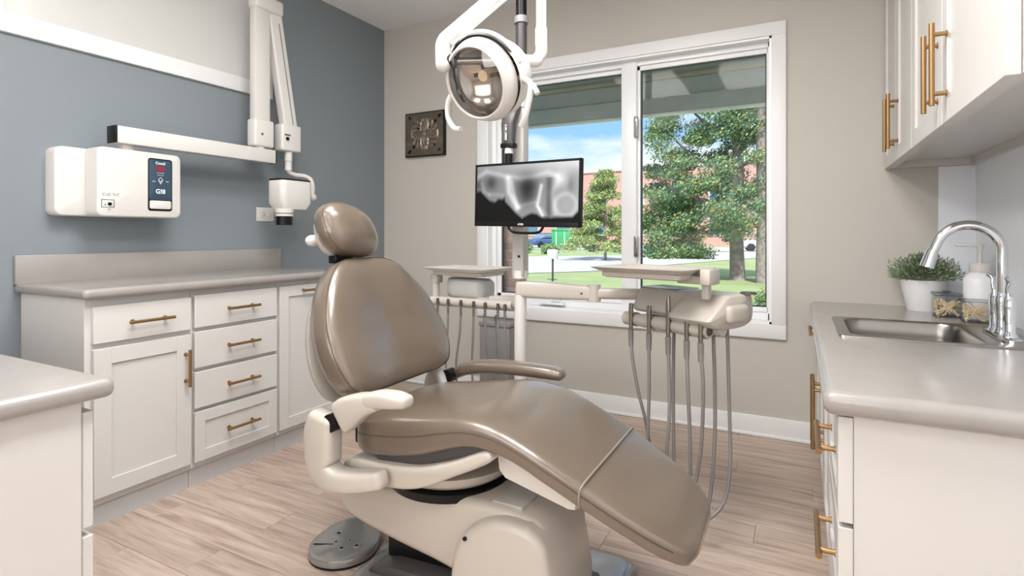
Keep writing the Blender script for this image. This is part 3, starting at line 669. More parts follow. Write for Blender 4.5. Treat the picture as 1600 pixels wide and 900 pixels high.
# ------------------------------------------------------------------ equipment post and monitor
PX_, PY_ = -1.134, 2.25
post = thing('equipment_post', 'tall pale grey post from floor to ceiling behind the dental chair', 'post', (PX_, PY_, 0))
cyo('lower_tube', 'white_plastic', post, (PX_, PY_, .02), (PX_, PY_, .845), .028, seg=28)
bm = B(); lathe(bm, [(.002, 0), (.13, 0), (.135, .012), (.06, .03), (.03, .034)], (PX_, PY_, 0)); obj('floor_flange', bm, 'white_plastic', post)
bx('upper_column', 'post_grey', post, PX_ - .029, PX_ + .029, PY_ - .029, PY_ + .029, .925, 1.70, bev=.006)
cyo('keyhole', 'black_plastic', post, (PX_ + .008, PY_ - .029, 1.02), (PX_ + .008, PY_ - .032, 1.02), .006)
cyo('collar', 'white_plastic', post, (PX_, PY_, .92), (PX_, PY_, .955), .034, seg=24)
cyo('bearing', 'post_grey', post, (PX_, PY_, .82), (PX_, PY_, .85), .024, seg=24)
bx('joint_housing', 'white_plastic', post, PX_ - .035, PX_ + .035, PY_ - .035, PY_ + .035, 1.69, 1.80, bev=.010, seg=3)
cyo('upper_tube', 'dark_plastic', post, (PX_ + .005, PY_, 1.79), (PX_ + .005, PY_, 2.08), .026, seg=24)
cyo('upper_tube', 'grey_plastic', post, (PX_ + .005, PY_, 2.08), (PX_ + .005, PY_, 2.11), .033, seg=24)
cyo('upper_tube', 'black_plastic', post, (PX_ + .005, PY_, 2.11), (PX_ + .005, PY_, 2.20), .025, seg=24)
cyo('upper_tube', 'post_grey', post, (PX_ + .005, PY_, 2.20), (PX_ + .005, PY_, H - .001), .026, seg=24)
cyo('ceiling_flange', 'white_plastic', post, (PX_ + .005, PY_, H - .03), (PX_ + .005, PY_, H), .09, seg=32)

mon = thing('monitor', 'black flat monitor showing a grey dental x-ray in front of the window', 'monitor', (-1.055, 2.13, 1.29))
ML = Vector((-1.328, 2.172, 1.158)); MR = Vector((-.781, 2.085, 1.146)); mu_ = (MR - ML); mw = mu_.length; mu_.normalize(); mv = Vector((0, 0, 1)); mv = (mv - mu_ * mv.dot(mu_)).normalized(); mn = mu_.cross(mv)  # towards the room
mh = .280
MM = Matrix((( *[mu_[0], mv[0], mn[0]], ML[0]), (*[mu_[1], mv[1], mn[1]], ML[1]), (*[mu_[2], mv[2], mn[2]], ML[2]), (0, 0, 0, 1)))
bx('casing', 'black_plastic', mon, 0, mw, 0, mh, -.018, 0, bev=.003, M=MM)
bx('back_cover', 'black_plastic', mon, mw * .15, mw * .85, mh * .15, mh * .8, -.040, -.017, bev=.010, M=MM)
bm = B(); b_ = .010
for a in ((0, mw, mh - b_, mh), (0, mw, 0, b_ + .010), (0, b_, 0, mh), (mw - b_, mw, 0, mh)): box(bm, *a, -.001, .004, bev=.001, M=MM)
obj('bezel', bm, 'black_plastic', mon)
def seg_d(u, v, a, b):
    ax, ay = a; bx_, by_ = b; dx, dy = bx_ - ax, by_ - ay; t = max(0, min(1, ((u - ax) * dx + (v - ay) * dy) / (dx * dx + dy * dy))); return math.hypot(u - ax - t * dx, (v - ay - t * dy) * .56)
contour = [(0, .48), (.035, .46), (.09, .56), (.14, .64), (.2, .67), (.235, .61), (.28, .62), (.30, .58), (.305, .66), (.36, .76), (.42, .87), (.48, .95), (.52, .905), (.57, .865), (.62, .88), (.67, .935), (.765, .945), (.78, .93), (.95, .925), (1, .83)]
def tone(u, v):
    for (a, b), (c_, d_) in zip(contour[:-1], contour[1:]):
        if a <= u <= c_: lim = b + (d_ - b) * (u - a) / (c_ - a + 1e-9); break
    else: lim = .8
    if v > lim: return .001
    edge = min(1, (lim - v) / .05)
    g = .46 + .16 * u + .18 * math.exp(-(v / .16) ** 2) * (.4 + u)
    el = lambda cx, cy, rx, ry: math.exp(-(((u - cx) / rx) ** 2 + ((v - cy) / ry) ** 2))
    g -= .40 * el(.53, .40, .10, .22) + .22 * el(.155, .30, .06, .13) + .10 * el(.52, .62, .07, .12) + .16 * el(.02, .33, .03, .1)
    g -= .22 * math.exp(-((u - .735) / .03) ** 2) * (v > .25) + .12 * el(.93, .38, .03, .12)
    for ln, am, wd_ in (([(.33, .24), (.345, .48), (.43, .76)], .38, .020), ([(.37, .3), (.40, .55), (.44, .74)], .22, .014), ([(.66, .38), (.625, .72), (.675, .88)], .42, .012), ([(.0, .20), (.10, .10), (.30, .19), (.46, .24), (.58, .22), (.72, .17), (.80, .22)], .22, .020), ([(.82, .3), (.76, .5), (.79, .85)], .14, .02), ([(.05, .3), (.08, .45), (.14, .52)], .12, .012), ([(.14, .50), (.28, .53)], .10, .015), ([(.46, .72), (.60, .66)], .12, .015), ([(.64, .74), (.75, .93)], .10, .012)):
        dd = min(seg_d(u, v, p, q) for p, q in zip(ln[:-1], ln[1:])); g += am * .8 * math.exp(-(dd / (wd_ * 1.5)) ** 2)
    rr = math.hypot((u - .885) / .105, (v - .71) / .2); g += .12 * math.exp(-((rr - .9) / .22) ** 2) + .05 * (1 - min(1, rr)) + .03
    rr = math.hypot((u - .84) / .06, (v - .28) / .13); g += .22 * math.exp(-rr * rr)
    g = max(.03, min(.97, g)); g = (g * (.45 + .55 * edge)); return g ** 2.1
nx_, ny_ = 200, 110; verts = []; cols = []; faces = []
for j in range(ny_ + 1):
    for i in range(nx_ + 1):
        u = i / nx_; v = 1 - j / ny_; verts.append(MM @ Vector((b_ + (mw - 2 * b_) * u, b_ + .010 + (mh - 2 * b_ - .010) * (1 - v), .0015))); t_ = tone(u, v); cols += [t_, t_, t_ * 1.02, 1]
for j in range(ny_):
    for i in range(nx_): p = j * (nx_ + 1) + i; faces.append((p, p + 1, p + nx_ + 2, p + nx_ + 1))
me = bpy.data.meshes.new('screen'); me.from_pydata(verts, [], faces); me.color_attributes.new('tone', 'FLOAT_COLOR', 'POINT').data.foreach_set('color', cols); finish('screen', me, 'screen', mon, 0)
text('lettering', 'HTGR', .011, 'white_ink', mon, MM @ Vector((mw * .47, .010, .0042)), Matrix((mu_, mv, mn)).transposed(), bold=True)
bm = B(); tube(bm, [MM @ Vector(p) for p in ((mw * .33, .004, -.008), (mw * .36, -.018, -.008), (mw * .42, -.026, -.008), (mw * .58, -.026, -.008), (mw * .64, -.018, -.008), (mw * .67, .004, -.008))], .0058, 10, 6); obj('carry_handle', bm, 'black_plastic', mon, 60)
# monitor hanger
mc = MM @ Vector((mw * .30, mh, -.030))
hg = thing('monitor_hanger', 'dark jointed hanger carrying the monitor from the post above', 'bracket', (mc.x, mc.y, mc.z))
cyo('stem', 'black_plastic', hg, (mc.x, mc.y, mc.z - .10), (mc.x, mc.y, mc.z + .045), .017)
cyo('stem_collar', 'white_plastic', hg, (mc.x, mc.y, mc.z + .045), (mc.x, mc.y, mc.z + .072), .019)
bx('joint', 'black_plastic', hg, mc.x - .034, mc.x + .034, mc.y - .022, mc.y + .022, mc.z + .068, mc.z + .092, bev=.006)
bm = B(); loft(bm, [((mc.x, mc.y, mc.z + .088), (.026, 0, 0), (0, .02, 0)), ((mc.x, mc.y, mc.z + .18), (.032, 0, 0), (0, .024, 0)), ((mc.x + .01, mc.y + .03, mc.z + .25), (.030, 0, 0), (0, .024, 0)), ((PX_ - .01, PY_, 1.735), (.026, 0, 0), (0, .02, 0))], 20, 4)
obj('arm_shroud', bm, 'dark_plastic', hg)
bx('chrome_strip', 'chrome', hg, mc.x - .012, mc.x + .002, mc.y - .027, mc.y - .022, mc.z + .10, mc.z + .17, bev=.002)

# ------------------------------------------------------------------ operating light
lt = thing('operating_light', 'white dental operating light with clear shield hanging above the chair', 'lamp', (-.85, 1.5, 1.6))
lc = Vector((-.862, 1.475, 1.60)); aim = Vector((-.17, -.84, -.40)).normalized(); la = Vector((0, 0, 1)); lr = aim.cross(la).normalized(); la = lr.cross(aim).normalized()
LM = Matrix(((lr.x, la.x, aim.x, lc.x), (lr.y, la.y, aim.y, lc.y), (lr.z, la.z, aim.z, lc.z), (0, 0, 0, 1)))
LF = lambda p: LM @ Vector(p)
def lathe_M(name, m, parent, prof, M, seg=40, cap=False, sx=1.0, sm=60):
    bm = B(); rings = [[bm.verts.new(M @ Vector((r * sx * math.cos(2 * math.pi * k / seg), r * math.sin(2 * math.pi * k / seg), z))) for k in range(seg)] for r, z in prof]; bridge(bm, rings, cap); return obj(name, bm, m, parent, sm)
hd = lathe_M('head_shell', 'white_plastic', lt, [(.002, -.125), (.03, -.122), (.075, -.105), (.108, -.075), (.126, -.03), (.129, .0), (.127, .018)], LM, sx=1.12)
lathe_M('reflector', 'reflector', lt, [(.004, -.055), (.04, -.050), (.08, -.032), (.108, -.004), (.114, .01)], LM, sx=1.0)
lathe_M('front_ring', 'white_plastic', lt, [(.103, .056), (.107, .062), (.113, .060), (.127, .022), (.129, .014), (.124, .012), (.110, .050), (.103, .056)], LM, 48, sx=1.0)
lathe_M('front_shield', 'lamp_shield', lt, [(.002, .078), (.05, .074), (.085, .066), (.106, .057)], LM, 40)
cyo('bulb_cover', 'bulb', lt, LF((.0, .012, -.045)), LF((.0, .012, .012)), .020, .018); bm = B(); box(bm, -.045, -.018, -.012, .0, -.02, .0, M=LM @ Matrix.Translation((0, .012, 0))); box(bm, .018, .045, .0, .012, -.02, .0, M=LM @ Matrix.Translation((0, .012, 0))); obj('bulb_clip', bm, 'dark_plastic', lt)
# dark half shield and rim strip
bm = B(); tube(bm, [LF((.140 * math.cos(R(a)), .138 * math.sin(R(a)), .0)) for a in range(10, 171, 16)], .009, 8, 3); obj('rim_strip', bm, 'white_plastic', lt, 60)
bm = B(); tube(bm, [LF((.136 * math.cos(R(a)), .130 * math.sin(R(a)), .012)) for a in range(15, 160, 14)], .007, 8, 3); obj('rim_seal', bm, 'black_plastic', lt, 60)
bm = B(); rings = []
for a in range(-25, 76, 8):
    rings.append([bm.verts.new(LF((r * math.cos(R(a)), r * math.sin(R(a)), z))) for r, z in ((.130, .006), (.141, -.03), (.137, -.075), (.112, -.112), (.108, -.108), (.131, -.072), (.135, -.03), (.126, .006))])
bridge(bm, rings); obj('side_shield', bm, 'dark_gloss', lt, 60)
# hand grips
gl = tbo('hand_grip', 'white_plastic', lt, [LF((-.118, -.02, -.01)), LF((-.150, -.028, .005)), LF((-.172, -.050, .02)), LF((-.150, -.120, .05)), LF((-.128, -.150, .055))], .0095, 12)
gs = tbo('hand_grip', 'white_plastic', lt, [LF((-.150, -.028, .005)), LF((-.182, -.050, .02)), LF((-.196, -.070, .03))], .008, 10)
gr = tbo('hand_grip', 'white_plastic', lt, [LF((.118, -.02, -.01)), LF((.148, -.022, .0)), LF((.172, -.045, .012)), LF((.176, -.09, .03)), LF((.150, -.125, .045)), LF((.118, -.13, .05))], lambda t: .012 - .003 * t, 12)
gk = lathe_M('tension_knob', 'grey_plastic', lt, [(.002, 0), (.028, .0), (.034, .006), (.030, .018), (.002, .02)], LM @ Matrix.Translation((.150, .045, -.05)) @ Matrix.Rotation(R(90), 4, 'Y'), 20, True)
# yoke, arms
E1 = Vector((-.975, 1.408, 1.664)); 
cyo('pivot_pin', 'tool_metal', lt, E1 + Vector((.02, .01, -.012)), LF((-.115, .03, -.03)), .011, .013)
cyo('pivot_boot', 'black_plastic', lt, E1 + Vector((.012, .006, -.008)), E1 + Vector((.040, .018, -.016)), .019, .018)
tbo('elbow', 'white_plastic', lt, [(-.975, 1.408, 1.640), (-.976, 1.408, 1.66), (-.976, 1.408, 1.700), (-.968, 1.412, 1.720)], lambda t: .024, 18)
bm = B(); bmesh.ops.create_uvsphere(bm, u_segments=18, v_segments=10, radius=.0245, matrix=Matrix.Translation((-.975, 1.408, 1.642))); obj('elbow_end', bm, 'white_plastic', lt, 60); bm = B(); bmesh.ops.create_uvsphere(bm, u_segments=18, v_segments=10, radius=.0255, matrix=Matrix.Translation((-.968, 1.412, 1.718))); obj('elbow_knuckle', bm, 'white_plastic', lt, 60)
A0 = Vector((-.968, 1.412, 1.718)); A1 = Vector((-.728, 1.545, 1.955)); 
cyo('spring_arm', 'white_plastic', lt, A0, A1, .0255, .0265, 24)
dd = (A1 - A0).normalized(); sdv = dd.cross(Vector((0, 1, 0))).normalized()
o_ = Vector((0.004, -.004, -.026)); cyo('arm_channel', 'vinyl', lt, A0 + o_ + dd * .02, A1 + o_, .009, .009, 12)
VX, VY = -.732, 1.60
cyo('drop_tube', 'white_plastic', lt, (VX, VY, 1.735), (VX, VY, 2.60), .0165, seg=22); cyo('drop_tube', 'white_plastic', lt, (VX, VY, 1.72), (VX, VY, 1.775), .0195, seg=22)
bm = B(); bmesh.ops.create_uvsphere(bm, u_segments=18, v_segments=12, radius=.027, matrix=Matrix.Translation((A1.x, A1.y, A1.z))); obj('arm_joint', bm, 'white_plastic', lt, 60)
cyo('joint_link', 'white_plastic', lt, A1, (VX, VY, A1.z + .01), .018)
cyo('ceiling_canopy', 'white_plastic', lt, (VX, VY, 2.59), (VX, VY, H), .07, .11, 32)
tbo('drop_elbow', 'white_plastic', lt, [(VX, VY, 1.735), (VX, VY, 1.70), (VX - .008, VY - .01, 1.678), (VX - .03, VY - .03, 1.668), LF((.10, .10, -.06))], .019, 16)
tbo('yoke', 'white_plastic', lt, [LF((.055, .118, -.06)), LF((.10, .125, -.055)), LF((.145, .10, -.05)), LF((.162, .04, -.05)), LF((.150, .0, -.05)), LF((.12, -.02, -.045))], lambda t: .014 - .004 * abs(2 * t - 1), 12)

# ------------------------------------------------------------------ the chair
ch = thing('dental_chair', 'taupe leather dental chair with pale plastic frame in the middle of the room', 'dental chair', (-.95, 1.53, 0))
CY = 1.535
# base plate and cover
rings_obj('base_plate', 'pedal_grey', ch, [rrect(-1.285, -.475, 1.29, 1.84, .07, .001), rrect(-1.285, -.475, 1.29, 1.84, .07, .022), rrect(-1.277, -.483, 1.298, 1.832, .065, .030), rrect(-1.255, -.505, 1.32, 1.81, .05, .034)])
bm = B(); bx0_, bx1_ = -.905, -.585
prof = [(-.575, .034), (-.575, .10), (-.592, .20), (-.605, .275), (-.625, .302), (-.66, .320)] + [(-.718 + .190 * math.cos(R(a)), .135 + .190 * math.sin(R(a))) for a in range(78, 181, 9)] + [(-.912, .10), (-.912, .034)]
extrude_y(bm, prof, 1.335, 1.66, .028, 4); obj('pump_cover', bm, 'beige_plastic', ch, 40)
bx('base_foot', 'dark_plastic', ch, -.935, -.56, 1.325, 1.67, .034, .055, bev=.008)
cyo('screw', 'black_plastic', ch, (-.850, 1.3355, .250), (-.850, 1.331, .250), .006)
bm = B(); prof = smooth_poly([(-1.385, .235), (-1.365, .275), (-1.28, .308), (-1.05, .322), (-.82, .340), (-.66, .325), (-.62, .27), (-.70, .14), (-.84, .10), (-1.0, .122), (-1.19, .148), (-1.34, .182)], 4)
extrude_y(bm, prof, 1.375, 1.63, .03, 4); obj('lift_arm', bm, 'beige_plastic', ch, 40)
bx('lower_link', 'black_plastic', ch, -1.22, -.80, 1.43, 1.58, .034, .14, bev=.02)
bm = B(); prof = [(-1.24, .034), (-1.22, .055), (-1.15, .07), (-.9, .085), (-.9, .034)]; extrude_y(bm, prof, 1.36, 1.62, .008, 2); obj('lower_housing', bm, 'dark_plastic', ch)
bx('cover_panel', 'post_grey', ch, -.80, -.70, 1.40, 1.60, .325, .345, bev=.006)
# swivel
cyo('swivel_plate', 'black_plastic', ch, (-1.03, CY, .318), (-1.03, CY, .345), .20, .205, 48)
bm = B(); lathe(bm, [(.002, 0), (.16, 0), (.19, .010), (.21, .028), (.218, .05), (.002, .055)], (-1.03, CY, .345), 48); obj('swivel_dish', bm, 'beige_plastic', ch, 50)
# seat frame
bm = B(); prof = smooth_poly([(-1.27, .37), (-1.10, .362), (-.98, .382), (-.86, .440), (-.76, .492), (-.735, .515), (-.76, .530), (-.86, .485), (-.98, .445), (-1.12, .428), (-1.25, .42)], 4)
extrude_y(bm, prof, 1.285, 1.79, .014, 3); obj('seat_frame', bm, 'beige_plastic', ch, 40)
bm = B(); prof = [(-1.15, .425), (-1.0, .436), (-.86, .48), (-.75, .525), (-.80, .535), (-1.0, .50), (-1.2, .46)]; extrude_y(bm, prof, 1.31, 1.76, .01, 2); obj('seat_pan', bm, 'dark_plastic', ch)
bm = B(); prof = [(-.765, .530), (-.755, .455), (-.735, .435), (-.545, .390), (-.525, .392), (-.518, .44), (-.62, .50)]; extrude_y(bm, prof, 1.36, 1.72, .008, 2); obj('leg_frame', bm, 'white_plastic', ch)
# seat and leg cushion
st = [(-1.262, .520, .458, .170), (-1.245, .552, .432, .215), (-1.20, .566, .424, .238), (-1.10, .580, .434, .248), (-.98, .597, .462, .252), (-.90, .608, .492, .253), (-.82, .613, .518, .253), (-.74, .604, .520, .252), (-.66, .578, .498, .250), (-.58, .543, .462, .248), (-.49, .496, .417, .245), (-.40, .443, .370, .232), (-.32, .397, .327, .214), (-.275, .369, .304, .192), (-.248, .350, .292, .162), (-.236, .338, .296, .130)]
T = crom([(a, b, c_) for a, b, c_, d_ in st], 5); Wd = crom([(d_, 0, 0) for a, b, c_, d_ in st], 5)
secs = []
def cyx(x): return CY + .002 + .028 * min(1, max(0, (x + .60) / .3))
for i, q in enumerate(T):
    q2 = T[min(i + 1, len(T) - 1)]; q1 = T[max(i - 1, 0)]
    cz = (q.y + q.z) / 2; hh = (q.y - q.z) / 2; secs.append(((q.x, cyx(q.x), cz), (0, Wd[i].x, 0), (0, 0, hh), 5.0))
s0 = secs[0]; s1 = secs[-1]
secs = [((s0[0][0] - .006, s0[0][1], s0[0][2]), (0, Wd[0].x * .85, 0), (0, 0, s0[2][2] * .6), 4)] + secs + [((s1[0][0] + .006, s1[0][1], s1[0][2] - .004), (0, s1[1][1] * .85, 0), (0, 0, s1[2][2] * .6), 4)]
bm = B(); loft(bm, secs, 56); seat = obj('seat_cushion', bm, 'leather', ch, 70)
def ztop(x):
    for q, r in zip(T[:-1], T[1:]):
        if q.x <= x <= r.x: t = (x - q.x) / (r.x - q.x + 1e-9); return q.y + (r.y - q.y) * t, q.z + (r.z - q.z) * t
    return T[-1].y, T[-1].z
def wid(x):
    for i in range(len(T) - 1):
        if T[i].x <= x <= T[i + 1].x: t = (x - T[i].x) / (T[i + 1].x - T[i].x + 1e-9); return Wd[i].x + (Wd[i + 1].x - Wd[i].x) * t
    return Wd[-1].x
def around(x, off):
    zt, zb = ztop(x); hw = wid(x); cz = (zt + zb) / 2; hh = (zt - zb) / 2; out = []
    for k in range(-4, 45):
        a = math.pi * k / 40; u, v = sup(a, 5.0); out.append((x + (0.012 * math.sin(a) if 0 < a < math.pi else 0), cyx(x) + (hw + off) * u, cz + (hh + off) * v))
    return out
bm = B(); tube(bm, around(-.492, .001), .0030, 8, 1, False); obj('cord', bm, 'cord', seat, 60)
bm = B()
for s in (-1, 1): tube(bm, [(x, cyx(x) + s * (wid(x) + .0002), ztop(x)[1] + (ztop(x)[0] - ztop(x)[1]) * (.55 + .07 * min(1, max(0, (x + 1.0) / .3)))) for x in [-1.235 + .02 * k for k in range(49)]], .0019, 6, 1, False)
obj('side_seam', bm, 'thread', seat, 60)
# backrest: shield outline in (y, z), leaning back
bcz = .80; bcen = Vector((-1.340, 1.525, bcz)); lean = R(21)
BU = Vector((0, 1, 0)); BV = Vector((-math.sin(lean), 0, math.cos(lean))); BW = BU.cross(BV)
half = [(.0, -.212), (.10, -.212), (.185, -.210), (.242, -.195), (.275, -.148), (.288, -.085), (.284, -.02), (.266, .045), (.238, .105), (.202, .158), (.160, .200), (.112, .226), (.06, .236), (.0, .238)]
outl = half + [(-u, v) for u, v in half[1:-1]][::-1]
outl = smooth_poly([(u * 1.03, v * 1.04) for u, v in outl], 3)
fp = [(.05, -.075), (.55, -.074), (.85, -.068), (.965, -.045), (.995, -.02), (1.0, .004), (1.0, .020), (.985, .036), (.95, .047), (.88, .056), (.7, .064), (.4, .070), (.1, .072)]
bm = B(); pillow(bm, outl, fp, bcen, BU, BV, BW, lambda u, v: -.022 * math.exp(-(u / .12) ** 2) * (v > -.9) + .02 * max(0, -v) / .2 + .05 * (abs(u) / .29) ** 3 * .4); back = obj('backrest_cushion', bm, 'leather', ch, 70)
bm = B(); P_ = [bcen + BU * (u * .992) + BV * (v * .992) + BW * (.034 + (-.022 * math.exp(-(u * .99 / .12) ** 2)) + .02 * max(0, -v) / .2 + .02 * (abs(u) / .29) ** 3) for u, v in outl]
tube(bm, P_ + [P_[0]], .0014, 6, 1, False); obj('backrest_seam', bm, 'thread', back, 60)
bm = B(); pillow(bm, outl, [(.05, -.110), (.5, -.108), (.75, -.100), (.89, -.082), (.93, -.055), (.5, -.045)], bcen + Vector((0, 0, -.02)), BU, BV * 1.0, BW); obj('back_shell', bm, 'beige_plastic', ch, 70)
# headrest
hcen = Vector((-1.472, 1.503, 1.127)); hl_ = R(20); HU = Vector((-.08, 1, -.10)).normalized(); HV = Vector((-math.sin(hl_), 0, math.cos(hl_))); HW = HU.cross(HV).normalized()
hh_ = [(.0, -.096), (.06, -.096), (.108, -.080), (.136, -.042), (.140, .0), (.124, .048), (.088, .084), (.04, .100), (.0, .103)]
ho = hh_ + [(-u * (1.0 if v > 0 else .92), v + .012 * (u / .13)) for u, v in hh_[1:-1]][::-1]; ho = smooth_poly(ho, 3)
bm = B(); pillow(bm, ho, [(.05, -.040), (.6, -.040), (.88, -.034), (.975, -.016), (1.0, .004), (.985, .022), (.93, .038), (.82, .052), (.62, .064), (.35, .072), (.08, .075)], hcen, HU, HV, HW, lambda u, v: .0); hr = obj('headrest_cushion', bm, 'leather', ch, 70)
bm = B(); P_ = [hcen + HU * (u * .985) + HV * (v * .985) + HW * .0215 for u, v in ho]; tube(bm, P_ + [P_[0]], .0012, 6, 1, False); obj('headrest_seam', bm, 'thread', hr, 60)
bm = B(); pillow(bm, ho, [(.05, -.085), (.35, -.080), (.6, -.066), (.76, -.045), (.82, -.022)], hcen + Vector((0, -.005, -.012)), HU, HV, HW); hs = obj('headrest_shell', bm, 'beige_plastic', ch, 70)
bm = B(); bmesh.ops.create_uvsphere(bm, u_segments=16, v_segments=10, radius=.026, matrix=Matrix.Translation(hcen + Vector((-.085, -.075, -.03))) @ Matrix.Diagonal((1, 1, .8, 1))); obj('headrest_knob', bm, 'white_plastic', hs, 60)
bx('headrest_bar', 'black_plastic', ch, -1.495, -1.455, 1.44, 1.53, 1.015, 1.045, bev=.006)
# side frames and armrests
for s in (-1, 1):
    yo = CY + s * .305; 
    bm = B(); loft_path(bm, [(-1.290, yo, .555), (-1.298, yo, .51), (-1.298, yo, .45), (-1.285, yo, .402), (-1.235, yo, .383), (-1.16, yo - s * .01, .388), (-1.09, yo - s * .02, .402)], [.034, .036, .036, .036, .034, .032, .026], [.050, .058, .056, .046, .034, .030, .026], (0, 1, 0), 24, 4, 5, .7); obj('side_frame', bm, 'beige_plastic', ch, 60)
    cyo('arm_pivot', 'black_plastic', ch, (-1.246, yo - .024, .555), (-1.246, yo + .024, .555), .027, .027, 24)
bm = B(); yo = CY - .300
loft_path(bm, [(-1.215, yo, .575), (-1.19, yo, .592), (-1.14, yo, .618), (-1.09, yo, .632)], [.028, .030, .031, .030], [.050, .048, .036, .025], (0, 1, 0), 24, 4, 5, .6); obj('armrest_bracket', bm, 'beige_plastic', ch, 60)
bm = B(); loft_path(bm, [(-1.11, yo, .636), (-1.07, yo, .645), (-1.02, yo, .649), (-.985, yo, .649)], [.031, .034, .034, .028], [.024, .025, .023, .018], (0, 1, 0), 24, 3.5, 5, .8); obj('armrest', bm, 'beige_plastic', ch, 60)
bm = B(); yo = CY + .345
loft_path(bm, [(-1.225, yo, .562), (-1.18, yo, .584), (-1.08, yo, .601), (-.95, yo, .608), (-.83, yo, .607), (-.785, yo, .603)], [.034, .038, .040, .040, .038, .032], [.022, .026, .026, .025, .024, .020], (0, 1, 0), 24, 3, 5, .9); o = obj('armrest', bm, 'leather', ch, 60); o['label'] = 'taupe padded armrest on the window side'
bm = B(); tube(bm, [(-1.17, CY + .18, .46), (-1.20, CY + .20, .54), (-1.24, CY + .21, .60), (-1.32, CY + .20, .63)], .018, 12, 5); obj('back_hinge', bm, 'post_grey', ch, 60)
bx('hinge_block', 'black_plastic', ch, -1.27, -1.20, CY - .20, CY + .22, .45, .52, bev=.008)
# foot control
fc = thing('foot_control', 'round grey foot control disc on the floor beside the chair base', 'foot pedal', (-1.43, 1.455, 0))
FM = rotz(R(20), (-1.43, 1.45, 0))
def fring(s, z, ox=0): return [FM @ Vector((-1.43 + s * .118 * math.cos(a) , 1.45 + s * (.118 if math.sin(a) < 0 else .19) * math.sin(a) * (1 if True else 0), z)) for a in [2 * math.pi * k / 48 for k in range(48)]]
rings_obj('rubber_base', 'black_plastic', fc, [fring(.98, .001), fring(1.0, .004), fring(1.0, .010)])
rings_obj('pedal_cover', 'pedal_grey', fc, [fring(1.0, .010), fring(1.0, .024), fring(.975, .031), fring(.90, .036), fring(.5, .040)])
for bx_, by_, br in ((-1.478, 1.475, .014), (-1.445, 1.43, .008), (-1.41, 1.46, .008), (-1.40, 1.41, .013), (-1.365, 1.445, .013)):
    cyo('button', 'grey_plastic', fc, (bx_, by_, .036), (bx_, by_, .0415), br, br * .9, 18); cyo('button_mark', 'black_plastic', fc, (bx_, by_, .0415), (bx_, by_, .0422), br * .55, br * .5, 12)
bm = B(); box(bm, -.05, .05, -.003, .003, .0385, .0405, bev=.001, M=Matrix.Translation((-1.475, 1.40, 0)) @ Matrix.Rotation(R(25), 4, 'Z') @ Matrix.Diagonal((.7, 1, 1, 1))); obj('slot', bm, 'black_plastic', fc)

# ------------------------------------------------------------------ delivery unit
ES = Vector((.883, -.469, 0)); EB = Vector((.469, .883, 0)); O = Vector((-.641, 2.26, 0))
def DL(s, b, z): return O + ES * s + EB * b + Vector((0, 0, z))
DM = Matrix(((ES.x, EB.x, 0, O.x), (ES.y, EB.y, 0, O.y), (0, 0, 1, 0), (0, 0, 0, 1)))
du = thing('delivery_unit', 'pale delivery unit with flat tray and instrument holders by the window', 'dental unit', tuple(DL(.22, .1, .77)))
# arm
a0 = Vector((PX_, PY_, .872)); a1 = Vector((-.800, 2.300, .862)); a2 = DL(.04, .16, .862)
bm = B(); loft_path(bm, [a0, a0.lerp(a1, .5), a1], [.028, .028, .026], [.037, .036, .030], (0, 1, 0), 24, 5, 5, .6); obj('first_arm', bm, 'beige_plastic', du, 60)
cyo('arm_joint', 'beige_plastic', du, (a1.x, a1.y, .828), (a1.x, a1.y, .900), .030, seg=28)
bm = B(); loft_path(bm, [a1, a1.lerp(a2, .5), a2], [.024, .024, .024], [.024, .024, .024], (0, 0, 1), 20, 3, 5, .4); obj('second_arm', bm, 'beige_plastic', du, 60)
cyo('arm_screw', 'dark_plastic', du, (a1.x - .045, a1.y - .030, .862), (a1.x - .045, a1.y - .036, .862), .005)
# body: left hood and right block (cross-section in b-z, lofted along s)
def hood(name, s0, s1, prof, bev):
    bm = B(); sec = smooth_poly(smooth_poly(prof, 2), 2); r0 = [bm.verts.new(DL(s0, b, z)) for b, z in sec]; 
    cb_ = sum(p[0] for p in sec) / len(sec); cz_ = sum(p[1] for p in sec) / len(sec)
    rings = []
    for s, k in ((s0, .88), (s0 + bev * .25, .96), (s0 + bev, 1), (s1 - bev, 1), (s1 - bev * .25, .96), (s1, .88)):
        rings.append([bm.verts.new(DL(s, cb_ + (b - cb_) * k, cz_ + (z - cz_) * k)) for b, z in sec])
    bmesh.ops.delete(bm, geom=r0, context='VERTS'); bridge(bm, rings); return obj(name, bm, 'beige_plastic', du, 50)
hood('left_hood', .02, .27, [(.02, .805), (.015, .835), (.05, .885), (.08, .898), (.19, .898), (.215, .885), (.21, .81), (.15, .79)], .015)
hood('right_hood', .245, .435, [(-.035, .800), (-.043, .808), (-.040, .822), (.05, .888), (.065, .894), (.08, .898), (.19, .898), (.215, .885), (.215, .80), (.12, .775), (.0, .782)], .018)
bx('top_slot', 'pedal_grey', du, .01, .20, .07, .21, .893, .902, bev=.004, M=DM)
bx('side_grip', 'beige_plastic', du, .425, .458, .04, .16, .800, .865, bev=.018, seg=3, M=DM)
bm = B(); cyl(bm, DL(.43, .19, .898), DL(.43, .19, .905), .03, .028, 20); obj('control_dial', bm, 'dark_plastic', du)
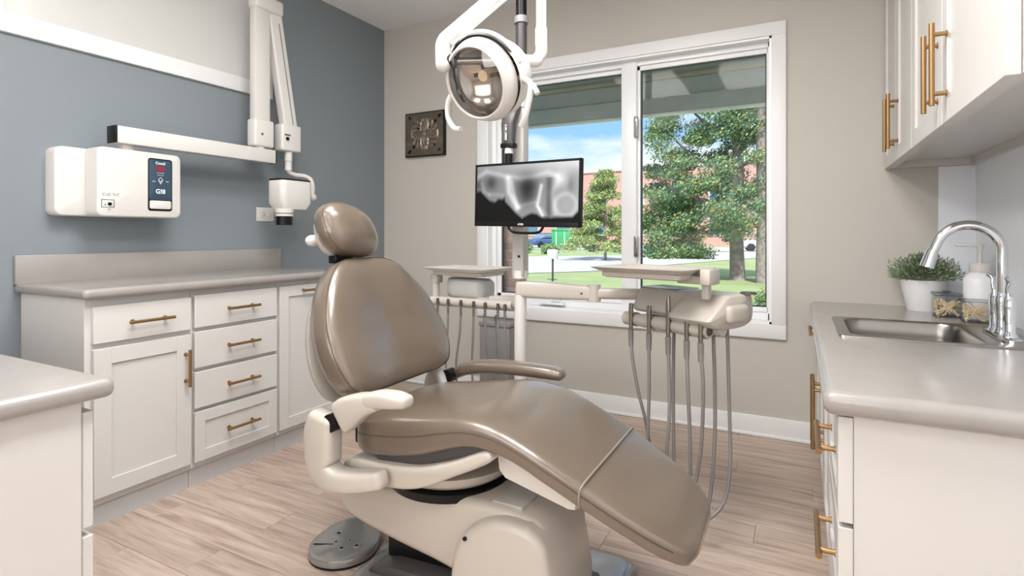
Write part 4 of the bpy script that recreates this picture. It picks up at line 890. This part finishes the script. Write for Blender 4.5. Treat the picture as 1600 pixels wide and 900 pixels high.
# tray
tm = DM @ Matrix.Translation((.165, -.065, .0)); tc_ = Vector((.165, -.02))
TMx = Matrix.Translation((-.508, 2.13, 0)) @ Matrix.Rotation(-.287, 4, 'Z')
tz = .990
tl = lambda hx, hy, z, r=.03: rrect(-hx, hx, -hy, hy, r, z, 5)
tr = rings_obj('tray', 'beige_plastic', du, [tl(.165, .105, tz - .016), tl(.18, .12, tz - .010), tl(.20, .14, tz + .001), tl(.203, .143, tz + .004), tl(.199, .139, tz + .005), tl(.18, .12, tz - .004), tl(.165, .105, tz - .007)], M=TMx)
rings_obj('tray_holder', 'beige_plastic', du, [tl(.155, .095, tz - .036, .02), tl(.165, .105, tz - .032, .02), tl(.165, .105, tz - .016, .02)], M=TMx)
bx('tray_bracket', 'beige_plastic', du, .10, .235, .0, .05, tz - .052, tz - .020, bev=.008, M=TMx)
bx('tray_bracket', 'beige_plastic', du, .205, .245, -.03, .06, tz - .052, tz + .006, bev=.008, M=TMx)
bm = B(); box(bm, .195, .220, .01, .04, .885, tz - .045, bev=.003, M=TMx); obj('tray_post', bm, 'beige_plastic', du)
# holder bar, one sleeve per instrument
zb = .772
cyo('holder_bar', 'beige_plastic', du, DL(-.008, 0, zb), DL(.398, 0, zb), .0245, .0265, 28)
cyo('holder_bar_end', 'dark_plastic', du, DL(.397, 0, zb), DL(.402, 0, zb), .017, .015, 20)
cyo('holder_bar', 'beige_plastic', du, DL(.36, .045, zb + .005), DL(.425, .045, zb + .005), .024, .022, 24)
bx('holder_link', 'beige_plastic', du, .05, .36, .0, .10, .765, .79, bev=.008, M=DM)
HS = (.051, .146, .240, .325, .385)
for s in HS:
    cyo('holder_sleeve', 'beige_plastic', du, DL(s - .055, 0, zb), DL(s - .008, 0, zb), .0275, .0275, 28)
    cyo('holder_clip', 'tool_metal', du, DL(s - .006, 0, zb), DL(s + .006, 0, zb), .0285, .0285, 24)
# instruments with their hoses
HP = [
 ('leftmost', .84, [(-.623, 2.247, .690), (-.611, 2.231, .611), (-.585, 2.222, .486), (-.554, 2.215, .376), (-.535, 2.21, .24), (-.56, 2.19, .15), (-.68, 2.16, .12), (-.85, 2.15, .16)]),
 ('second from left', .84, [(-.538, 2.213, .687), (-.534, 2.199, .524), (-.533, 2.183, .402), (-.532, 2.165, .306), (-.535, 2.159, .20), (-.58, 2.15, .13), (-.70, 2.12, .12), (-.85, 2.10, .16)]),
 ('tallest, in the middle holder', .885, [(-.455, 2.177, .713), (-.446, 2.158, .545), (-.442, 2.133, .43), (-.445, 2.106, .317), (-.445, 2.10, .20), (-.436, 2.12, .16), (-.428, 2.145, .21), (-.431, 2.16, .32), (-.443, 2.213, .532), (-.448, 2.249, .714), (-.45, 2.27, .78)]),
 ('fourth from left', .80, [(-.385, 2.146, .724), (-.377, 2.128, .561), (-.365, 2.111, .377), (-.359, 2.092, .255), (-.345, 2.079, .159), (-.32, 2.085, .115), (-.296, 2.118, .163), (-.282, 2.138, .359), (-.283, 2.152, .567), (-.289, 2.163, .742), (-.29, 2.19, .79)]),
 ('rightmost', .815, [(-.331, 2.129, .73), (-.321, 2.123, .569), (-.324, 2.11, .361), (-.337, 2.092, .241), (-.345, 2.06, .16), (-.325, 2.045, .125), (-.285, 2.08, .118), (-.244, 2.125, .173), (-.230, 2.153, .293), (-.234, 2.171, .46), (-.244, 2.186, .782), (-.25, 2.20, .81)])]
for (w_, zt, pts), s in zip(HP, HS):
    base = DL(s, -.031, zb)
    t = thing('dental_handpiece', 'metal handpiece on a grey hose, %s on the right holder bar' % w_, 'handpiece', tuple(base), group='handpieces on the right holder bar')
    P0 = Vector(pts[0]); bm = B(); r_ = .0085
    bk = base + Vector((0, 0, .0))
    loft(bm, [(bk + Vector((0, 0, -.045)), ES * .006, EB * .006), (bk + Vector((0, 0, -.02)), ES * .008, EB * .008), (bk + Vector((0, 0, .02)), ES * .0075, EB * .007), (bk + Vector((0, 0, .035)), ES * .010, EB * .007), (bk + Vector((0, 0, (zt - zb) * .75)), ES * .009, EB * .0075), (bk + Vector((.002, 0, zt - zb)), ES * (.010 if zt < .87 else .004), EB * .006)], 14, 3)
    obj('metal_body', bm, 'tool_metal', t, 50)
    cyo('hose_collar', 'hose', t, bk + Vector((0, 0, -.04)), Vector((bk.x, bk.y, .665)).lerp(Vector((pts[1][0], pts[1][1], .665)), .1), .0115, .0095, 14)
    sh = Vector((bk.x - P0.x, bk.y - P0.y, 0))
    tbo('hose', 'hose', t, [(bk.x, bk.y, .70)] + [tuple(Vector(p) + sh * (max(0, min(1, (p[2] - .1) / .5)) if k < 5 else .3)) for k, p in enumerate(pts[1:], 1)], .0066, 10, 6)

# ------------------------------------------------------------------ assistant unit, behind
AS = thing('assistant_unit', 'pale assistant tray with hose holders behind the chair backrest', 'dental unit', (-1.55, 2.45, .77))
AM = Matrix.Translation((-1.55, 2.47, 0)) @ Matrix.Rotation(R(-8), 4, 'Z')
rings_obj('tray', 'white_plastic', AS, [tl(.165, .105, .924), tl(.18, .12, .930), tl(.205, .145, .942), tl(.208, .148, .946), tl(.204, .144, .947), tl(.18, .12, .938), tl(.165, .105, .935)], M=AM)
rings_obj('tray_holder', 'beige_plastic', AS, [tl(.155, .095, .905, .02), tl(.165, .105, .908, .02), tl(.165, .105, .924, .02)], M=AM)
bx('tray_bracket', 'beige_plastic', AS, -.185, -.135, -.10, -.05, .862, .910, bev=.006, M=AM)
cyo('tray_post', 'beige_plastic', AS, AM @ Vector((-.160, -.08, .78)), AM @ Vector((-.160, -.08, .87)), .020, seg=22)
bm = B(); loft(bm, [(AM @ Vector((-0.090, -0.020, 0.843)), (0, .06, 0), (0, 0, .05), 4), (AM @ Vector((-0.030, -0.030, 0.838)), (0, .075, 0), (0, 0, .055), 4), (AM @ Vector((0.130, -0.030, 0.838)), (0, .075, 0), (0, 0, .055), 4), (AM @ Vector((0.150, -0.020, 0.838)), (0, .06, 0), (0, 0, .045), 4)], 24); obj('hood', bm, 'post_grey', AS, 50)
cyo('holder_bar', 'beige_plastic', AS, AM @ Vector((-.15, -.12, .772)), AM @ Vector((.375, -.12, .782)), .024, .024, 26)
bx('holder_shelf', 'post_grey', AS, .14, .34, -.11, -.03, .782, .806, bev=.006, M=AM)
bm = B(); loft_path(bm, [AM @ Vector((.22, -.08, .795)), Vector((-1.22, 2.34, .80)), Vector((PX_, PY_, .80))], [.024, .024, .024], [.026, .026, .026], (0, 0, 1), 18, 4, 5, .4); obj('support_arm', bm, 'beige_plastic', AS, 60)
for i, (hx_, pos) in enumerate(zip((-.079, -.008, .077, .159, .231, .308, .349), ('first', 'second', 'third', 'fourth', 'fifth', 'sixth', 'seventh'))):
    b0 = AM @ Vector((hx_, -.152, .775))
    t = thing('suction_hose', 'thin grey hose hanging from the rear holder bar, %s from left' % pos, 'hose', tuple(b0), group='hoses hanging from the rear holder bar')
    cyo('hose_fitting', 'dark_plastic', t, b0 + Vector((0, 0, -.01)), b0 + Vector((0, 0, .018)), .009, .007, 12)
    cyo('hose_tip', 'tool_metal', t, b0 + Vector((0, 0, -.012)), b0 + Vector((0, 0, -.055)), .0065, .0060, 12)
    sw = (-.01, -.02, -.035, -.015, .0, .015, .01)[i]
    pts = [b0 + Vector((0, 0, -.05)), b0 + Vector((sw * .2, 0, -.15)), b0 + Vector((sw, .01, -.32)), b0 + Vector((sw + .01, .03, -.50)), b0 + Vector((sw + .05, .06, -.60)), b0 + Vector((sw + .10, .08, -.52))]
    if i in (3, 4): pts += [b0 + Vector((.035, .07, -.30)), b0 + Vector((.025, .06, -.05))]
    tbo('hose', 'hose', t, [tuple(p) for p in pts], .0058, 8, 6)
# plain box standing for a grey patch below the window
cb2 = thing('grey_box', 'slim plain grey box standing under the window behind the post', 'box', (-1.74, 3.2, 0))
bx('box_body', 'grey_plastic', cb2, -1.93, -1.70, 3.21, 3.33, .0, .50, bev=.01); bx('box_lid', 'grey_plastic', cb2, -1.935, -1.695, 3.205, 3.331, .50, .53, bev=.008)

# ------------------------------------------------------------------ added ceiling fill panels (outside the frame, to light the room evenly)
for i, (lx, ly, pw) in enumerate(FILL_LAMPS):
    t = thing('ceiling_fill_panel', 'added flat white ceiling fill panel, %s' % ('over the counter', 'over the chair', 'behind the camera on the left', 'behind the camera on the right')[i], 'ceiling light', (lx, ly, H))
    bm = B(); w = .03
    for a in ((-.33, .33, -.53, -.5), (-.33, .33, .5, .53), (-.33, -.3, -.5, .5), (.3, .33, -.5, .5)): box(bm, lx + a[0], lx + a[1], ly + a[2], ly + a[3], H - .05, H, bev=.003)
    obj('frame', bm, 'trim', t); bx('diffuser', 'fill_diffuser', t, lx - .30, lx + .30, ly - .50, ly + .50, H - .03, H - .02)

# ------------------------------------------------------------------ outdoors
GZ = -.30
gr_ = thing('ground', kind='structure')
struct(gr_)
bx('lawn', 'lawn', gr_, -120, 60, 3.52, 160, GZ - .2, GZ, smooth=0)
bm = B()
def quad(bm, pts, z): bm.faces.new([bm.verts.new((x, y, z)) for x, y in pts])
quad(bm, [(-13, 12.5), (-7, 20), (-3, 34), (10, 60), (2, 62), (-10, 36), (-22, 25), (-40, 20), (-40, 10)], GZ + .02); me = obj('street', bm, 'road', gr_, 0)
bm = B(); quad(bm, [(-60, 62), (30, 62), (30, 50), (-60, 44)], GZ + .03); obj('parking_area', bm, 'road', gr_, 0)
bx('window_ledge', 'concrete', gr_, -2.2, .5, D + .16, D + .34, .60, .665)
# brick pier beside the left pane
br = thing('brick_pier', kind='structure')
bx('mortar_core', 'mortar', br, -2.22, -1.806, 3.556, 3.676, GZ, 2.65, smooth=0)
bmh = {}
for lng in (.196, .094):
    bm = B(); box(bm, -lng / 2, lng / 2, -.0625, .0625, -.0285, .0285, bev=.003, seg=1); me = bpy.data.meshes.new('brick'); bm.to_mesh(me); bm.free(); me.materials.append(MATS['brick']); bmh[lng] = me
z = .40; k = 0
while z < 2.6:
    x = -1.80
    for lng in ((.196, .196) if k % 2 else (.094, .196, .094)):
        o = bpy.data.objects.new('brick', bmh[lng]); COL.objects.link(o); attach(o, br); o.location = (x - lng / 2 + random.uniform(-.001, .001), 3.616 + random.uniform(-.002, .002), z + .03); x -= lng + .010
    z += .067; k += 1
# porch beam and soffit
pc = thing('porch', kind='structure')
zb_ = 2.118
for z0, z1, yy, m_ in ((2.118, 2.255, 4.60, 'porch'), (2.258, 2.395, 4.62, 'porch'), (2.398, 2.43, 4.60, 'porch_light'), (2.432, 2.60, 4.64, 'porch')):
    x = -6.0
    for ln in ((3.2, 4.1, 3.6) if m_ == 'porch' else (4.9, 2.7, 3.3)):
        bx('fascia_board', m_, pc, x, x + ln - .004, yy, yy + .04, z0, z1, bev=.003, seg=1); x += ln
bx('edge_strip', 'trim', pc, -6, 4.9, 4.59, 4.65, 2.100, 2.117)
y = 3.53
while y < 4.6: bx('soffit_board', 'porch', pc, -6, 4.9, y, y + .145, 2.60, 2.62, bev=.002, seg=1); y += .15
bx('porch_roof', 'porch', pc, -6, 4.9, 3.51, 4.75, 2.63, 2.70)
# brick building
bd = thing('office_building', 'long low red brick building with windows across the street', 'building', (-24, 78, GZ), rotz=0)
BM_ = Matrix.Translation((-30, 74, GZ)) @ Matrix.Rotation(R(-6), 4, 'Z')
bx('wall', 'building', bd, -40, 56, 0, 20, 0, 10.0, M=BM_); bx('parapet', 'concrete', bd, -40.2, 56.2, -.2, 20, 10.0, 10.35, M=BM_)
for i in range(16):
    for z in (1.2, 5.2):
        f_ = bx('window', 'concrete', bd, -34 + i * 5.4, -31.4 + i * 5.4, -.12, .02, z, z + 2.6, M=BM_); bx('pane', 'building_glass', f_, -33.8 + i * 5.4, -31.6 + i * 5.4, -.16, -.10, z + .2, z + 2.4, M=BM_)
# trees
def leaves(name, centers, n, size, parent, cols, seed, zmin):
    rd = random.Random(seed); V = []; F = []; MI = []
    tot = sum(c_[3] for c_ in centers)
    for (cx, cy, cz, wgt, rx, ry, rz) in centers:
        for i in range(int(n * wgt / tot)):
            while True:
                a = Vector((rd.uniform(-1, 1), rd.uniform(-1, 1), rd.uniform(-1, 1)))
                if .15 < a.length < 1: break
            a *= (.55 + .45 * rd.random()) ; p = Vector((cx + a.x * rx, cy + a.y * ry, max(zmin, cz + a.z * rz)))
            nd = Vector((rd.gauss(0, 1), rd.gauss(0, 1), rd.gauss(.3, 1))).normalized(); u = nd.orthogonal().normalized(); v = nd.cross(u); s = size * rd.uniform(.6, 1.3)
            b = len(V); V += [p - u * s, p - v * s * .5, p + u * s, p + v * s * .5]; F.append((b, b + 1, b + 2, b + 3)); r_ = rd.random(); MI.append(0 if r_ < .34 else 1 if r_ < .58 else 2 if r_ < .965 else 3)
    me = bpy.data.meshes.new(name); me.from_pydata(V, [], F); me.polygons.foreach_set('material_index', MI); o = finish(name, me, cols, parent, 0); o['kind'] = 'stuff'; return o
LC = ['leaf_green', 'leaf_light', 'leaf_teal', 'leaf_orange']
def cluster(x0, y0, z0, z1, rad_f, n, seed):
    rd = random.Random(seed); out = []
    for i in range(n):
        z = rd.uniform(z0, z1); t = (z - z0) / (z1 - z0); r = rad_f(t); a = rd.uniform(0, 2 * math.pi); q = r * math.sqrt(rd.uniform(.05, 1)); s = rd.uniform(.28, .55)
        out.append((x0 + q * math.cos(a), y0 + q * math.sin(a) * .8, z, s, s * 1.5, s * 1.2, s * .7))
    return out
tA = thing('shade_tree', 'leafy tree with thick grey trunk left of the darker trunk on the lawn', 'tree', (-1.75, 18.5, GZ), group='two big trees outside the right pane')
bm = B(); tube(bm, [(-1.75, 18.5, GZ - .1), (-1.75, 18.5, GZ + .25), (-1.77, 18.5, 1.2), (-1.72, 18.5, 3.0), (-1.8, 18.5, 6.0)], lambda t: .36 - .10 * min(1, t * 6) - .12 * t, 14, 6); obj('trunk', bm, 'bark', tA, 60)
for dx, dz, zz in ((-2.2, .7, 2.0), (-2.4, 1.8, 3.0), (-1.9, 1.6, 4.2), (1.4, 1.2, 3.2), (-1.2, -.2, 1.8)):
    tbo('branch', 'bark', tA, [(-1.75, 18.5, zz), (-1.75 + dx * .5, 18.3, zz + dz * .3), (-1.75 + dx, 18.1, zz + dz)], lambda t: .075 - .055 * t, 8)
cl = cluster(-2.55, 18.3, .95, 6.6, lambda t: 2.35 * (1 - .25 * t), 150, 3)
cl += cluster(-3.7, 18.2, .35, 2.2, lambda t: 1.0, 34, 31)
leaves('foliage', cl, 84000, .046, tA, LC, 5, .35)
tB = thing('shade_tree', 'taller tree with slim dark trunk near the right window edge', 'tree', (-1.0, 17.6, GZ), group='two big trees outside the right pane')
bm = B(); tube(bm, [(-1.0, 17.6, GZ - .1), (-1.0, 17.6, GZ + .2), (-.98, 17.6, 2.0), (-1.02, 17.6, 5.0), (-.9, 17.6, 8.0)], lambda t: .25 - .06 * min(1, t * 6) - .06 * t, 12, 6); obj('trunk', bm, 'bark', tB, 60)
leaves('foliage', cluster(-.4, 17.9, 2.2, 7.0, lambda t: 1.3, 42, 9), 20000, .052, tB, LC, 6, .35)
tC = thing('young_tree', 'small pale green conical tree by the street outside the left pane', 'tree', (-9.4, 28.9, GZ))
bm = B(); tube(bm, [(-9.4, 28.9, GZ - .1), (-9.4, 28.9, 1.5), (-9.4, 28.9, 4.0)], lambda t: .09 - .06 * t, 8); obj('trunk', bm, 'bark', tC, 60)
leaves('foliage', cluster(-9.4, 28.9, .3, 4.5, lambda t: 2.1 * (1 - t) + .2, 80, 12), 30000, .060, tC, ['leaf_light', 'leaf_green', 'leaf_light', 'leaf_orange'], 8, 0)
for i, (sx_, sy_, sr, lb) in enumerate(((-.45, 11.2, .45, 'low leafy bush on the lawn at the lower right of the window'), (-18.5, 37, 1.0, 'round green bush on the verge beyond the street'), (-16.0, 36.5, .8, 'smaller green bush to the right of the round bush on the verge'), (-5.2, 9.9, .28, 'small weed clump on the lawn below the signpost'))):
    t = thing('bush', lb, 'bush', (sx_, sy_, GZ)); leaves('foliage', [(sx_, sy_, GZ + sr * .45, 1, sr, sr, sr * .6)], 2500, .028 + .05 * (sy_ > 20), t, LC, 20 + i, GZ)
# dumpster, cars, signpost
dm = thing('dumpster', 'green refuse container beyond the street', 'dumpster', (-19.6, 51, GZ))
DX = Matrix.Translation((-20.6, 50.6, GZ + .03)) @ Matrix.Rotation(R(20), 4, 'Z')
bx('container', 'dumpster', dm, -1.25, 1.25, -.8, .8, .12, 1.7, bev=.05, M=DX); bx('lid', 'dumpster', dm, -1.3, 1.3, -.85, .85, 1.7, 1.9, bev=.06, M=DX)
for q in (-.8, 0, .8): bx('rib', 'car_white', dm, q - .05, q + .05, -.86, -.80, .2, 1.65, M=DX)
def car(cx, cy, rz, m, lb):
    t = thing('car', lb, 'car', (cx, cy, GZ + .03)); M = Matrix.Translation((cx, cy, GZ + .03)) @ Matrix.Rotation(rz, 4, 'Z')
    bm = B(); loft(bm, [(M @ Vector((-2.2, 0, .55)), M.to_3x3() @ Vector((0, .75, 0)), Vector((0, 0, .22))), (M @ Vector((-2.0, 0, .6)), M.to_3x3() @ Vector((0, .88, 0)), Vector((0, 0, .32))), (M @ Vector((0, 0, .62)), M.to_3x3() @ Vector((0, .9, 0)), Vector((0, 0, .36))), (M @ Vector((1.9, 0, .66)), M.to_3x3() @ Vector((0, .88, 0)), Vector((0, 0, .38))), (M @ Vector((2.15, 0, .6)), M.to_3x3() @ Vector((0, .78, 0)), Vector((0, 0, .28)))], 24, 4); obj('car_body', bm, m, t, 50)
    bm = B(); loft(bm, [(M @ Vector((-1.1, 0, .98)), M.to_3x3() @ Vector((0, .78, 0)), Vector((0, 0, .04))), (M @ Vector((-.5, 0, 1.2)), M.to_3x3() @ Vector((0, .70, 0)), Vector((0, 0, .25))), (M @ Vector((.9, 0, 1.24)), M.to_3x3() @ Vector((0, .70, 0)), Vector((0, 0, .27))), (M @ Vector((1.7, 0, 1.03)), M.to_3x3() @ Vector((0, .78, 0)), Vector((0, 0, .06)))], 24, 5); obj('cabin_glass', bm, 'car_glass', t, 50)
    bx('roof', m, t, -.5, .95, -.62, .62, 1.45, 1.52, bev=.04, M=M)
    for a in (-1.35, 1.35):
        for b in (-.88, .88): cyo('wheel', 'tyre', t, M @ Vector((a, b - .1, .32)), M @ Vector((a, b + .1, .32)), .32, seg=18)
car(-23.6, 52.5, R(65), 'car_blue', 'blue car parked left of the green refuse container')
car(-2.4, 50, R(10), 'car_white', 'white car parked beyond the big trees')
sp = thing('signpost', 'thin dark post with a small pale box at the lawn edge outside the left pane', 'post', (-6.6, 15.0, GZ))
cyo('pole', 'dark_plastic', sp, (-6.62, 15.3, GZ), (-6.62, 15.3, .42), .03, seg=10); bx('post_box', 'car_white', sp, -6.76, -6.48, 15.2, 15.4, .38, .66, bev=.02)
